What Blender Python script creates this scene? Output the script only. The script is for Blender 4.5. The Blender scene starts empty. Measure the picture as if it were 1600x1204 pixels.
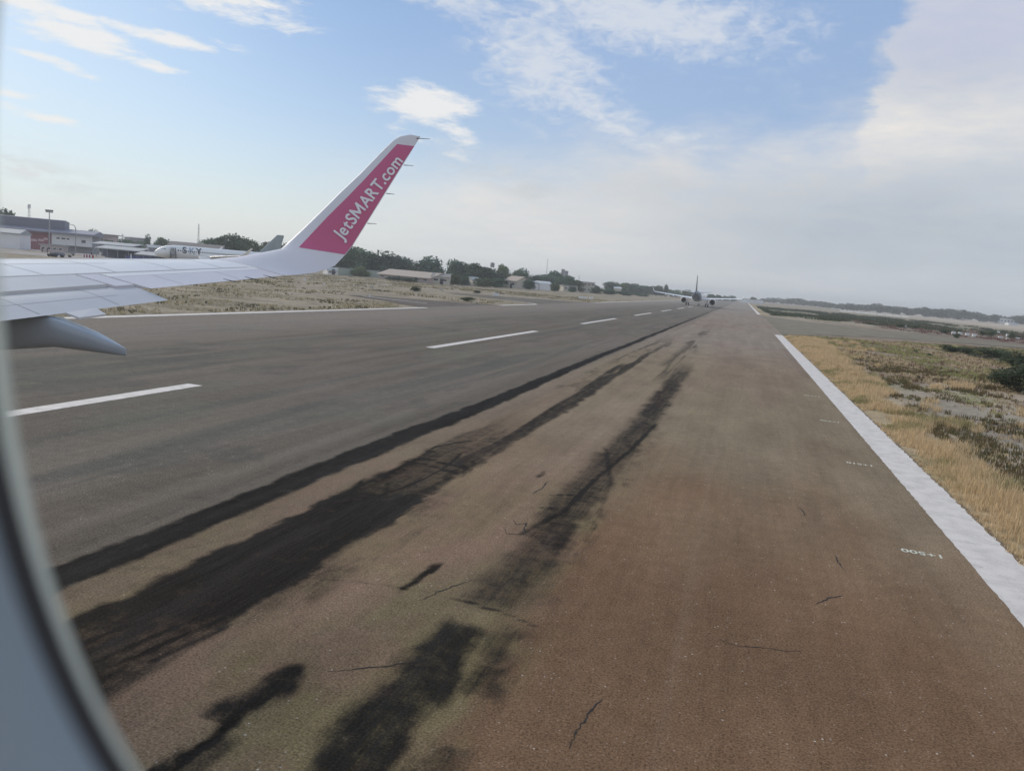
import bpy, bmesh, math, random
import numpy as np
from mathutils import Vector, Matrix

random.seed(7)
RS = np.random.RandomState(11)
sc = bpy.context.scene
COL = sc.collection
R = math.radians

# ------------------------------------------------------------------ camera
FPX, CX, CY = 1208.0, 800.0, 602.0          # focal length and centre in photo pixels (1600 x 1204)
EYE = 4.6
ROLL, PITCH, YAW = R(4.898), R(-7.844), R(-15.974)
fwd = Vector((math.sin(YAW)*math.cos(PITCH), math.cos(YAW)*math.cos(PITCH), math.sin(PITCH)))
r0 = Vector((math.cos(YAW), -math.sin(YAW), 0)); u0 = r0.cross(fwd)
rgt = r0*math.cos(ROLL) + u0*math.sin(ROLL)
upv = -r0*math.sin(ROLL) + u0*math.cos(ROLL)
EYEP = Vector((0, 0, EYE))
cd = bpy.data.cameras.new('camera'); cam = bpy.data.objects.new('camera', cd); COL.objects.link(cam)
cd.sensor_width = 36; cd.lens = 36*FPX/1600; cd.clip_start = 0.01; cd.clip_end = 30000
M3 = Matrix((rgt, upv, -fwd)).transposed()
cam.matrix_world = Matrix.Translation(EYEP) @ M3.to_4x4()
cd.dof.use_dof = True; cd.dof.focus_distance = 90; cd.dof.aperture_fstop = 6.3
sc.camera = cam

# ------------------------------------------------------------------ sun, exposure
SUN_EL, SUN_AZ = R(32), R(-70)      # azimuth from +Y (runway direction), negative = to the left
sd = bpy.data.lights.new('sun', 'SUN'); so = bpy.data.objects.new('sun', sd); COL.objects.link(so)
sd.energy = 2.3; sd.angle = R(20); sd.color = (1.0, 0.90, 0.77)
sdir = Vector((math.sin(SUN_AZ)*math.cos(SUN_EL), math.cos(SUN_AZ)*math.cos(SUN_EL), math.sin(SUN_EL)))
so.rotation_euler = sdir.to_track_quat('Z', 'Y').to_euler(); so.location = (0, 0, 60)
sc.view_settings.view_transform = 'Standard'; sc.view_settings.look = 'None'
sc.view_settings.exposure = 0.0; sc.view_settings.gamma = 1.0
sc.cycles.use_denoising = True
sc.cycles.volume_bounces = 0; sc.cycles.max_bounces = 6; sc.cycles.transparent_max_bounces = 8
sc.cycles.volume_step_rate = 4.0
try: sc.cycles.adaptive_threshold = 0.01
except Exception: pass

# ------------------------------------------------------------------ node expression helper
class NT:
    def __init__(s, nt): s.nt = nt
    def new(s, t, **kw):
        n = s.nt.nodes.new(t)
        for k, v in kw.items(): setattr(n, k, v)
        return n
    def put(s, sock, v):
        if isinstance(v, bpy.types.NodeSocket): s.nt.links.new(v, sock)
        elif v is not None: sock.default_value = v
    def m(s, op, a, b=None, c=None, clamp=False):
        n = s.new('ShaderNodeMath', operation=op); n.use_clamp = clamp
        for i, v in enumerate((a, b, c)):
            if v is not None: s.put(n.inputs[i], v)
        return n.outputs[0]
    def add(s, a, b): return s.m('ADD', a, b)
    def sub(s, a, b): return s.m('SUBTRACT', a, b)
    def mul(s, a, b): return s.m('MULTIPLY', a, b)
    def sstep(s, x, lo, hi):
        n = s.new('ShaderNodeMapRange', interpolation_type='SMOOTHSTEP')
        s.put(n.inputs[0], x); s.put(n.inputs[1], lo); s.put(n.inputs[2], hi); return n.outputs[0]
    def mix(s, f, a, b, mode='MIX'):
        n = s.new('ShaderNodeMix', data_type='RGBA', blend_type=mode)
        s.put(n.inputs[0], f)
        s.put(n.inputs[6], (*a, 1) if isinstance(a, tuple) and len(a) == 3 else a)
        s.put(n.inputs[7], (*b, 1) if isinstance(b, tuple) and len(b) == 3 else b)
        return n.outputs[2]
    def xyz(s, x, y, z):
        n = s.new('ShaderNodeCombineXYZ')
        for i, v in enumerate((x, y, z)): s.put(n.inputs[i], v)
        return n.outputs[0]
    def noise(s, vec, scale, detail=4, rough=0.55, dist=0.0):
        n = s.new('ShaderNodeTexNoise'); s.put(n.inputs['Vector'], vec)
        n.inputs['Scale'].default_value = scale; n.inputs['Detail'].default_value = detail
        n.inputs['Roughness'].default_value = rough; n.inputs['Distortion'].default_value = dist
        return n.outputs[0]

# ------------------------------------------------------------------ sky (world)
def azel(px, py):
    v = (fwd*FPX + rgt*(px-CX) + upv*(CY-py)).normalized()
    return math.degrees(math.atan2(v.x, v.y)), math.degrees(math.asin(v.z))
w = bpy.data.worlds.new('World'); sc.world = w; w.use_nodes = True
nt = w.node_tree; nt.nodes.clear(); N = NT(nt)
tc = N.new('ShaderNodeTexCoord'); sp = N.new('ShaderNodeSeparateXYZ'); nt.links.new(tc.outputs['Generated'], sp.inputs[0])
sx, sy, sz = sp.outputs
DEG = 57.29578
az = N.mul(N.m('ARCTAN2', sx, sy), DEG); el = N.mul(N.m('ARCSINE', sz), DEG)
sky = N.new('ShaderNodeTexSky', sky_type='NISHITA'); sky.sun_disc = False
sky.sun_elevation = SUN_EL; sky.sun_rotation = SUN_AZ; sky.air_density = 1.0; sky.dust_density = 0.6; sky.ozone_density = 1.6
blue = N.mix(1.0, sky.outputs[0], (0.076, 0.094, 0.113), 'MULTIPLY')
blue = N.mix(N.mul(N.sstep(az, -40.0, -5.0), 0.62), blue, (0.39, 0.545, 0.83))
# cloud-space coordinates: a flat cloud layer seen in perspective
elc = N.m('MAXIMUM', sz, 0.0)
inv = N.m('DIVIDE', 1.0, N.add(elc, 0.09))
cvec = N.xyz(N.mul(sx, inv), N.mul(sy, inv), 0.0)
avec = N.xyz(N.mul(az, 0.1), N.mul(el, 0.25), 0.3)
nL = N.noise(cvec, 0.75, 5, 0.55, 0.3)
nM = N.noise(avec, 1.3, 6, 0.6, 0.25)
nF = N.noise(N.xyz(N.mul(az, 0.12), N.mul(el, 0.42), 1.7), 3.4, 7, 0.62, 0.2)
nC = N.noise(N.xyz(N.mul(az, 0.3), N.mul(el, 0.55), 4.1), 2.3, 5, 0.6, 0.8)
def blob(px, py, w_, h_, rot=0.0):
    """soft ellipse centred on the direction of a photo point; size in photo px (1 deg = 21 px)"""
    a0, e0 = azel(px, py); rot += -4.9
    c, s_ = math.cos(R(rot)), math.sin(R(rot))
    da, de = N.sub(az, a0), N.sub(el, e0)
    u = N.mul(N.add(N.mul(da, c), N.mul(de, s_)), 21.0/w_); v = N.mul(N.add(N.mul(da, -s_), N.mul(de, c)), 21.0/h_)
    d = N.add(N.mul(u, u), N.mul(v, v))
    return N.m('POWER', 2.718, N.mul(d, -1.0))
def mx(*a):
    r = a[0]
    for b in a[1:]: r = N.m('MAXIMUM', r, b)
    return r
# pale air towards the horizon, whiter left, greyer right
tR = N.sstep(az, -32.0, 4.0)
horizon = N.mix(tR, (0.79, 0.80, 0.765), (0.50, 0.56, 0.62))
hz = N.m('POWER', 2.718, N.mul(N.m('MAXIMUM', el, 0.0), -0.12))
hz = N.m('MULTIPLY', hz, 0.95, clamp=True)
col = N.mix(hz, blue, horizon)
# brightening towards the left (sun side)
wl = N.mul(N.sstep(az, -25.0, -58.0), 0.45)
col = N.mix(wl, col, (0.76, 0.87, 0.93))
# veil of thin cloud on the right, its upper edge running from low left to high right
edge = N.add(N.add(N.mul(az, 0.17), 11.4), N.mul(N.sub(nM, 0.5), 11.0))
edge = N.m('ADD', edge, N.mul(N.sstep(N.add(az, N.mul(N.sub(nM, .5), 5.0)), 5.8, 9.8), 16.0))
veil = N.mul(N.sstep(N.sub(edge, el), -2.5, 4.5), N.sstep(az, -36.0, -17.0))
veilc = N.mix(N.sstep(nL, 0.35, 0.65), (0.67, 0.69, 0.715), (0.78, 0.79, 0.785))
bright = mx(blob(1330, 215, 260, 48, 14), N.mul(blob(1130, 250, 240, 60, 8), 0.8), N.mul(blob(900, 330, 330, 70, 0), 0.85))
veilc = N.mix(N.m('MULTIPLY', bright, N.add(0.45, N.mul(nF, 0.9)), clamp=True), veilc, (0.90, 0.855, 0.80))
grey = mx(blob(1400, 370, 420, 95, 3), N.mul(blob(1500, 60, 110, 90), .55))
veilc = N.mix(N.mul(grey, N.add(0.42, N.mul(nM, 0.7))), veilc, (0.42, 0.475, 0.55))
veilc = N.mix(N.mul(N.mul(N.sstep(az, 3.0, 10.0), N.sstep(el, 12.0, 17.0)), .8), veilc, (.585, .61, .74))
col = N.mix(N.mul(veil, N.add(0.62, N.mul(nF, 0.5))), col, veilc)
# streaky high cloud and puffs
puffs = mx(blob(330, -2, 150, 30, 4), N.mul(blob(128, 56, 74, 18, 2), 1.2), N.mul(blob(250, 57, 85, 11, 3), 1.0), N.mul(blob(236, 102, 48, 8, 0), .95),
           N.mul(blob(85, 98, 80, 8, -6), .9), N.mul(blob(45, 178, 90, 10, 0), .85), N.mul(blob(60, 12, 110, 18, -4), .95), N.mul(blob(370, 76, 50, 8, 0), .7), N.mul(blob(40, 152, 90, 8, 0), .6),
           N.mul(blob(75, 213, 70, 6, -4), .45), N.mul(blob(20, 262, 110, 14, -2), .6),
           N.mul(blob(665, 163, 74, 26, 3), 1.35), N.mul(blob(715, 205, 50, 18, -10), .8), N.mul(blob(660, 215, 80, 22), .5), N.mul(blob(722, 245, 34, 14), .62), N.mul(blob(640, 175, 90, 12), .4))
pn = N.m('ADD', N.mul(N.sub(nF, 0.5), 2.6), N.mul(N.sub(nM, .5), .8))
pm = N.sstep(N.add(puffs, N.mul(pn, 0.72)), 0.34, 1.05)
pm = N.mul(pm, N.sstep(puffs, 0.05, 0.35))
col = N.mix(N.mul(pm, 0.88), col, (0.90, 0.89, 0.87))
alto = mx(blob(845, 95, 120, 75, -25), N.mul(blob(1000, 25, 240, 48, 0), 1.1), N.mul(blob(730, 5, 120, 26), .8), N.mul(blob(930, 170, 150, 32, -18), .8), N.mul(blob(1060, 215, 80, 14), .7), N.mul(blob(1180, 120, 260, 60), .25))
am = N.sstep(N.add(N.mul(alto, 0.9), N.add(N.mul(N.sub(nC, 0.5), 1.35), N.mul(N.sub(nF, 0.5), 1.1))), 0.16, 1.05)
am = N.mul(am, N.sstep(alto, 0.06, 0.4))
col = N.mix(N.mul(am, 0.66), col, (0.80, 0.81, 0.83))
lowc = mx(N.mul(blob(830, 300, 110, 22, -12), .6), N.mul(blob(30, 262, 120, 22, -4), .45), N.mul(blob(1250, 330, 260, 20, 2), .4))
col = N.mix(N.mul(lowc, N.sstep(nF, .35, .65)), col, (0.56, 0.60, 0.63))
glow = N.mul(N.m('POWER', 2.718, N.mul(N.m('MAXIMUM', el, 0.0), -0.4)), .6)
col = N.mix(glow, col, N.mix(tR, (.86, .87, .84), (.56, .62, .66)))
# below the horizon
col = N.mix(N.sstep(el, -0.3, -3.0), col, (0.30, 0.30, 0.29))
bg = N.new('ShaderNodeBackground'); nt.links.new(col, bg.inputs[0]); bg.inputs[1].default_value = 1.0
# the Nishita sky itself carries strength 0.1 (the colour multiply above)
wo = N.new('ShaderNodeOutputWorld'); nt.links.new(bg.outputs[0], wo.inputs[0])
w.cycles.sampling_method = 'MANUAL'; w.cycles.sample_map_resolution = 1024

# ------------------------------------------------------------------ helpers
def at(px, py, d):
    """point seen at photo pixel (px, py), d metres in front of the camera"""
    return EYEP + (fwd + rgt*((px-CX)/FPX) + upv*((CY-py)/FPX))*d
def gnd(px, d, z=0.0):
    """ground point under photo column px at depth d"""
    a = EYEP + (fwd + rgt*((px-CX)/FPX))*d
    k = (z - a.z)/upv.z
    return a + upv*k
def hgt(px, py, d):
    p = at(px, py, d); return p.z
def tag(o, label=None, cat=None, group=None, kind=None):
    if label: o['label'] = label
    if cat: o['category'] = cat
    if group: o['group'] = group
    if kind: o['kind'] = kind
    return o
def thing(name, label, cat, loc=(0, 0, 0), rz=0.0, group=None):
    o = bpy.data.objects.new(name, None); COL.objects.link(o); o.empty_display_size = 0.5
    o.location = loc; o.rotation_euler = (0, 0, rz)
    return tag(o, label, cat, group)
def mesh_obj(name, verts, faces, mat, parent=None, smooth=False):
    me = bpy.data.meshes.new(name); me.from_pydata([tuple(v) for v in verts], [], faces); me.update()
    if smooth: me.polygons.foreach_set('use_smooth', [True]*len(me.polygons))
    if mat: me.materials.append(mat)
    o = bpy.data.objects.new(name, me); COL.objects.link(o)
    if parent: o.parent = parent
    return o
class MB:
    def __init__(s): s.v = []; s.f = []
    def box(s, c, d, rz=0.0, rx=0.0, ry=0.0):
        m = Matrix.Rotation(rz, 3, 'Z') @ Matrix.Rotation(ry, 3, 'Y') @ Matrix.Rotation(rx, 3, 'X'); b = len(s.v); c = Vector(c)
        for x, y, z in ((-1,-1,-1),(1,-1,-1),(1,1,-1),(-1,1,-1),(-1,-1,1),(1,-1,1),(1,1,1),(-1,1,1)):
            s.v.append(c + m @ Vector((x*d[0]/2, y*d[1]/2, z*d[2]/2)))
        s.f += [tuple(b+i for i in q) for q in ((0,3,2,1),(4,5,6,7),(0,1,5,4),(1,2,6,5),(2,3,7,6),(3,0,4,7))]
        return s
    def tube(s, p, q, r1, r2=None, n=8):
        r2 = r1 if r2 is None else r2; p, q = Vector(p), Vector(q); ax = (q-p).normalized()
        a = ax.orthogonal().normalized(); b_ = ax.cross(a); b = len(s.v)
        for c, r in ((p, r1), (q, r2)):
            for i in range(n):
                t = 2*math.pi*i/n; s.v.append(c + a*(r*math.cos(t)) + b_*(r*math.sin(t)))
        for i in range(n): s.f.append((b+i, b+(i+1) % n, b+n+(i+1) % n, b+n+i))
        s.f.append(tuple(b+i for i in reversed(range(n)))); s.f.append(tuple(b+n+i for i in range(n)))
        return s
    def ring(s, secs, cap=True):
        """loft through closed sections (lists of equal length)"""
        b = len(s.v); n = len(secs[0])
        for sec in secs: s.v += [Vector(p) for p in sec]
        for k in range(len(secs)-1):
            for i in range(n):
                j = (i+1) % n; s.f.append((b+k*n+i, b+k*n+j, b+(k+1)*n+j, b+(k+1)*n+i))
        if cap:
            s.f.append(tuple(b+i for i in reversed(range(n)))); s.f.append(tuple(b+(len(secs)-1)*n+i for i in range(n)))
        return s
    def prism(s, poly, z0, z1):
        b = len(s.v); n = len(poly)
        for z in (z0, z1): s.v += [Vector((x, y, z)) for x, y in poly]
        for i in range(n): j = (i+1) % n; s.f.append((b+i, b+j, b+n+j, b+n+i))
        s.f.append(tuple(b+i for i in reversed(range(n)))); s.f.append(tuple(b+n+i for i in range(n)))
        return s
    def quad(s, a, b_, c, d):
        b = len(s.v); s.v += [Vector(a), Vector(b_), Vector(c), Vector(d)]; s.f.append((b, b+1, b+2, b+3)); return s
    def build(s, name, mat, parent=None, smooth=False, fix=True):
        o = mesh_obj(name, s.v, s.f, mat, parent, smooth)
        if fix:
            bm = bmesh.new(); bm.from_mesh(o.data); bmesh.ops.recalc_face_normals(bm, faces=bm.faces); bm.to_mesh(o.data); bm.free()
        return o
def autosmooth(o, ang=35):
    try:
        o.data.set_sharp_from_angle(angle=R(ang))
    except Exception: pass
    return o

# numpy value noise
def _h(ix, iy, s):
    n = (ix.astype(np.int64)*374761393 + iy.astype(np.int64)*668265263 + s*974634777) & 0xffffffff
    n = ((n ^ (n >> 13)) * 1274126177) & 0xffffffff
    n = ((n ^ (n >> 16)) * 2246822519) & 0xffffffff
    return ((n ^ (n >> 15)) & 0xffffff)/float(0xffffff)
def vn(x, y, s=0):
    x0 = np.floor(x); y0 = np.floor(y); fx = x-x0; fy = y-y0; fx = fx*fx*(3-2*fx); fy = fy*fy*(3-2*fy)
    a = _h(x0, y0, s); b = _h(x0+1, y0, s); c = _h(x0, y0+1, s); d = _h(x0+1, y0+1, s)
    return (a*(1-fx)+b*fx)*(1-fy) + (c*(1-fx)+d*fx)*fy
def fbm(x, y, s=0, o=4):
    r = 0; a = 1; t = 0
    for k in range(o): r = r + a*vn(x*2**k+17.3*k, y*2**k-9.1*k, s+k); t += a; a *= .55
    return r/t
def ss(x, a, b):
    t = np.clip((x-a)/(b-a), 0, 1); return t*t*(3-2*t)
def band(x, a, b, e): return ss(x, a-e, a+e)*(1-ss(x, b-e, b+e))

# ------------------------------------------------------------------ materials
MATS = {}
def mat(name, col, rough=0.6, var=0.12, scale=3.0, metal=0.0, spec=0.5, bump=0.0, bscale=20.0, coat=0.0, stretch=(1, 1, 1), subsurf=None):
    if name in MATS: return MATS[name]
    m = bpy.data.materials.new(name); m.use_nodes = True; t = m.node_tree; n = NT(t)
    bs = t.nodes['Principled BSDF']
    tcn = n.new('ShaderNodeTexCoord'); mp = n.new('ShaderNodeMapping'); t.links.new(tcn.outputs['Object'], mp.inputs[0]); mp.inputs['Scale'].default_value = stretch
    ns = n.noise(mp.outputs[0], scale, 5, 0.6)
    f = n.add(1.0-var, n.mul(ns, 2*var))
    c = n.mix(1.0, (*col, 1), n.xyz(f, f, f), 'MULTIPLY')
    t.links.new(c, bs.inputs['Base Color'])
    t.links.new(n.m('ADD', rough-0.06, n.mul(ns, 0.12), clamp=True), bs.inputs['Roughness'])
    bs.inputs['Metallic'].default_value = metal; bs.inputs['Specular IOR Level'].default_value = spec
    if coat: bs.inputs['Coat Weight'].default_value = coat
    if bump:
        b = n.new('ShaderNodeBump'); b.inputs['Strength'].default_value = bump; b.inputs['Distance'].default_value = 0.02
        t.links.new(n.noise(mp.outputs[0], bscale, 4, 0.6), b.inputs['Height']); t.links.new(b.outputs[0], bs.inputs['Normal'])
    MATS[name] = m; return m
def attr_mat(name, attr, rough=0.9, fine=((45.0, 0.35), (9.0, 0.2)), speck=None, bump=0.3, spec=0.3, transl=0.0):
    """colour from a procedural colour attribute times fine noise"""
    m = bpy.data.materials.new(name); m.use_nodes = True; t = m.node_tree; n = NT(t)
    bs = t.nodes['Principled BSDF']
    a = n.new('ShaderNodeAttribute'); a.attribute_name = attr
    tcn = n.new('ShaderNodeTexCoord'); c = a.outputs['Color']; hsrc = None
    for sc_, am_ in fine:
        ns = n.noise(tcn.outputs['Object'], sc_, 3, 0.6)
        f = n.add(1-am_, n.mul(ns, 2*am_)); c = n.mix(1.0, c, n.xyz(f, f, f), 'MULTIPLY'); hsrc = hsrc or ns
    if speck:
        v = n.new('ShaderNodeTexVoronoi'); t.links.new(tcn.outputs['Object'], v.inputs['Vector']); v.inputs['Scale'].default_value = speck[0]
        sepc = n.new('ShaderNodeSeparateColor'); t.links.new(v.outputs['Color'], sepc.inputs[0])
        k = n.mul(n.mul(n.sstep(sepc.outputs[0], speck[1], 1.0), n.sstep(v.outputs['Distance'], 0.42, 0.12)), n.sstep(n.noise(tcn.outputs['Object'], .8, 3, .6), .35, .65))
        c = n.mix(n.mul(k, speck[3]), c, speck[2])
    t.links.new(c, bs.inputs['Base Color']); bs.inputs['Roughness'].default_value = rough; bs.inputs['Specular IOR Level'].default_value = spec
    if bump and hsrc:
        b = n.new('ShaderNodeBump'); b.inputs['Strength'].default_value = bump; b.inputs['Distance'].default_value = 0.01
        t.links.new(hsrc, b.inputs['Height']); t.links.new(b.outputs[0], bs.inputs['Normal'])
    return m
def set_col(me, name, rgb):
    a = me.color_attributes.new(name, 'FLOAT_COLOR', 'POINT')
    buf = np.ones((len(me.vertices), 4), np.float32); rgb = np.atleast_2d(rgb); buf[:, :rgb.shape[1]] = rgb; a.data.foreach_set('color', buf.ravel())
def grid_mesh(name, xs, ys, Z, mat_, rgb=None, attr='surface_colour'):
    nx, ny = len(xs), len(ys); X, Y = np.meshgrid(xs, ys)
    co = np.stack([X, Y, Z], -1).reshape(-1, 3).astype(np.float32)
    idx = np.arange(nx*ny).reshape(ny, nx)
    q = np.stack([idx[:-1, :-1], idx[:-1, 1:], idx[1:, 1:], idx[1:, :-1]], -1).reshape(-1, 4).astype(np.int32)
    me = bpy.data.meshes.new(name); me.vertices.add(len(co)); me.vertices.foreach_set('co', co.ravel())
    me.loops.add(q.size); me.loops.foreach_set('vertex_index', q.ravel())
    me.polygons.add(len(q)); me.polygons.foreach_set('loop_start', np.arange(0, q.size, 4, dtype=np.int32))
    me.update(calc_edges=True); me.validate()
    me.polygons.foreach_set('use_smooth', np.ones(len(q), bool))
    me.materials.append(mat_)
    if rgb is not None: set_col(me, attr, rgb.reshape(-1, rgb.shape[-1]))
    o = bpy.data.objects.new(name, me); COL.objects.link(o); return o
def raw_mesh(name, co, faces_n, mat_, rgb=None, parent=None, attr='surface_colour'):
    """faces_n: (count, k) index array"""
    me = bpy.data.meshes.new(name); me.vertices.add(len(co)); me.vertices.foreach_set('co', co.astype(np.float32).ravel())
    k = faces_n.shape[1]; me.loops.add(faces_n.size); me.loops.foreach_set('vertex_index', faces_n.astype(np.int32).ravel())
    me.polygons.add(len(faces_n)); me.polygons.foreach_set('loop_start', np.arange(0, faces_n.size, k, dtype=np.int32))
    me.update(calc_edges=True)
    me.materials.append(mat_)
    if rgb is not None: set_col(me, attr, rgb)
    o = bpy.data.objects.new(name, me); COL.objects.link(o)
    if parent: o.parent = parent
    return o

# ------------------------------------------------------------------ ground
RXL, RXR = -39.3, 5.80          # runway edges
def ground_tone(x, y):
    """albedo of the fields; x, y arrays in metres"""
    n1 = fbm(x/9, y/9, 3); n2 = fbm(x/2.2, y/3.2, 9); n3 = fbm(x/40, y/40, 21)
    sand = np.array([.36, .30, .225]); gold = np.array([.40, .31, .19]); green = np.array([.150, .158, .066]); brown = np.array([.19, .135, .09]); grey = np.array([.285, .25, .20])
    c = sand[None, :]*np.ones((x.size, 1))
    def over(c, k, t): k = np.clip(k, 0, 1)[:, None]; return c*(1-k)+t*k
    right = x > 0
    k = ss(n1, .42, .62); c = over(c, k*.75, grey)
    # right verge: golden grass close to the line, sandy opening, then green and purple-brown
    vg = np.where(right, (1-ss(x, 6.0+2*n1, 7.6+3*n1))*.9, 0); c = over(c, vg, gold)
    gs = np.where(right, ss(fbm(x/6, y/10, 31), .50, .64)*.8, ss(fbm(x/8, y/12, 33), .52, .68)*.45); c = over(c, gs*.55, green*1.25)
    dk = ss(fbm(x/4, y/5, 37), .56, .70)*.7; c = over(c, np.where(right, dk, dk*.5), brown)
    pb = np.where(right, ss(y, 48, 70)*(1-ss(y, 180, 240))*.8*(.6+.8*n2), 0); c = over(c, pb, np.array([.265, .20, .150]))
    lf = np.where(x < RXL, .75, 0); c = over(c, lf*(.6+.6*n2), np.array([.315, .265, .195])); c = over(c, np.where(x < RXL, ss(fbm(x/5, y/2.5, 41), .45, .65)*.55, 0), np.array([.175, .155, .100]))
    # reddish scrubby patch on the far right, pale tan field behind it
    rp = np.where(right, band(x, 50, 240, 12)*band(y, 150, 300, 20), 0)*ss(n2, .35, .6); c = over(c, rp*.8, np.array([.22, .13, .11]))
    gr = np.where(right, ss(x, 7, 16)*ss(y, 255, 290)*(1-ss(y, 480, 560))*(1-ss(x, 75, 130)), 0); c = over(c, gr*(.35+.75*ss(fbm(x/9, y/20, 44), .4, .6)), np.array([.13, .135, .085]))
    bs_ = np.where(right, ss(x, 30, 44)*ss(y, 120, 135)*(1-ss(y, 300, 340)), 0); c = over(c, bs_*.7*(.5+n1), np.array([.17, .135, .105]))
    tn = np.where(right, ss(x, 120, 190)*ss(y, 330, 400), 0); c = over(c, tn*.9, np.array([.47, .40, .31]))
    c = c*(.78+.44*n2)[:, None]*(.9+.2*n3)[:, None]
    return c
def gspace(lim, n, d0):
    k = 1.0
    lo, hi = 1e-4, 20
    for _ in range(60):
        k = (lo+hi)/2
        if d0/k*n*1.0*math.sinh(k)/1.0 > lim: hi = k
        else: lo = k
    t = np.linspace(0, 1, n+1); return d0*n/k*np.sinh(k*t)
gx_r = 5 + gspace(2600, 380, 0.30); gx_l = -(38 + gspace(2600, 180, 0.7))
gxs = np.concatenate([gx_l[::-1], np.linspace(-38, 5, 12)[1:-1], gx_r]); gys = np.concatenate([-gspace(500, 60, .5)[::-1][:-1], gspace(3600, 600, .22)])
GX, GY = np.meshgrid(gxs, gys)
off = np.maximum(GX-RXR, RXL-GX)
dist = np.hypot(GX, GY)
bumpz = (fbm(GX/1.3, GY/1.3, 51, 3)-.5)*.16 + (fbm(GX/7, GY/7, 53, 3)-.45)*.30
bumpz *= np.clip((off-.6)/3, 0, 1)*(1-ss(dist, 250, 500))
inside = off < 0
def taxi_mask(x, y):
    r = band(y, 116+np.clip(x-6, 0, 60)*.9, 250-np.clip(x-6, 0, 60)*1.2, 1.5)*(x > 5.5)*(x < 100)
    l = band(y, 94, 122, 2)*(x < -38)*(x > -60) + band(y, 146, 210, 3)*(x < -38)*(x > -80)
    return np.clip(r+l, 0, 1)
bumpz *= 1-taxi_mask(GX, GY)
GZ = np.where(inside, -.06, -.035+bumpz - .02*(taxi_mask(GX, GY) > 0))
ground_m = attr_mat('field soil', 'surface_colour', .95, ((1.7, .5), (7.0, .5), (30.0, .35), (.35, .3)), None, .8, .05)
ground = grid_mesh('ground', gxs, gys, GZ, ground_m, ground_tone(GX.ravel(), GY.ravel()))
tag(ground, 'dry sandy airfield ground with patchy grass either side of the runway', 'ground', kind='structure')

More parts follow.
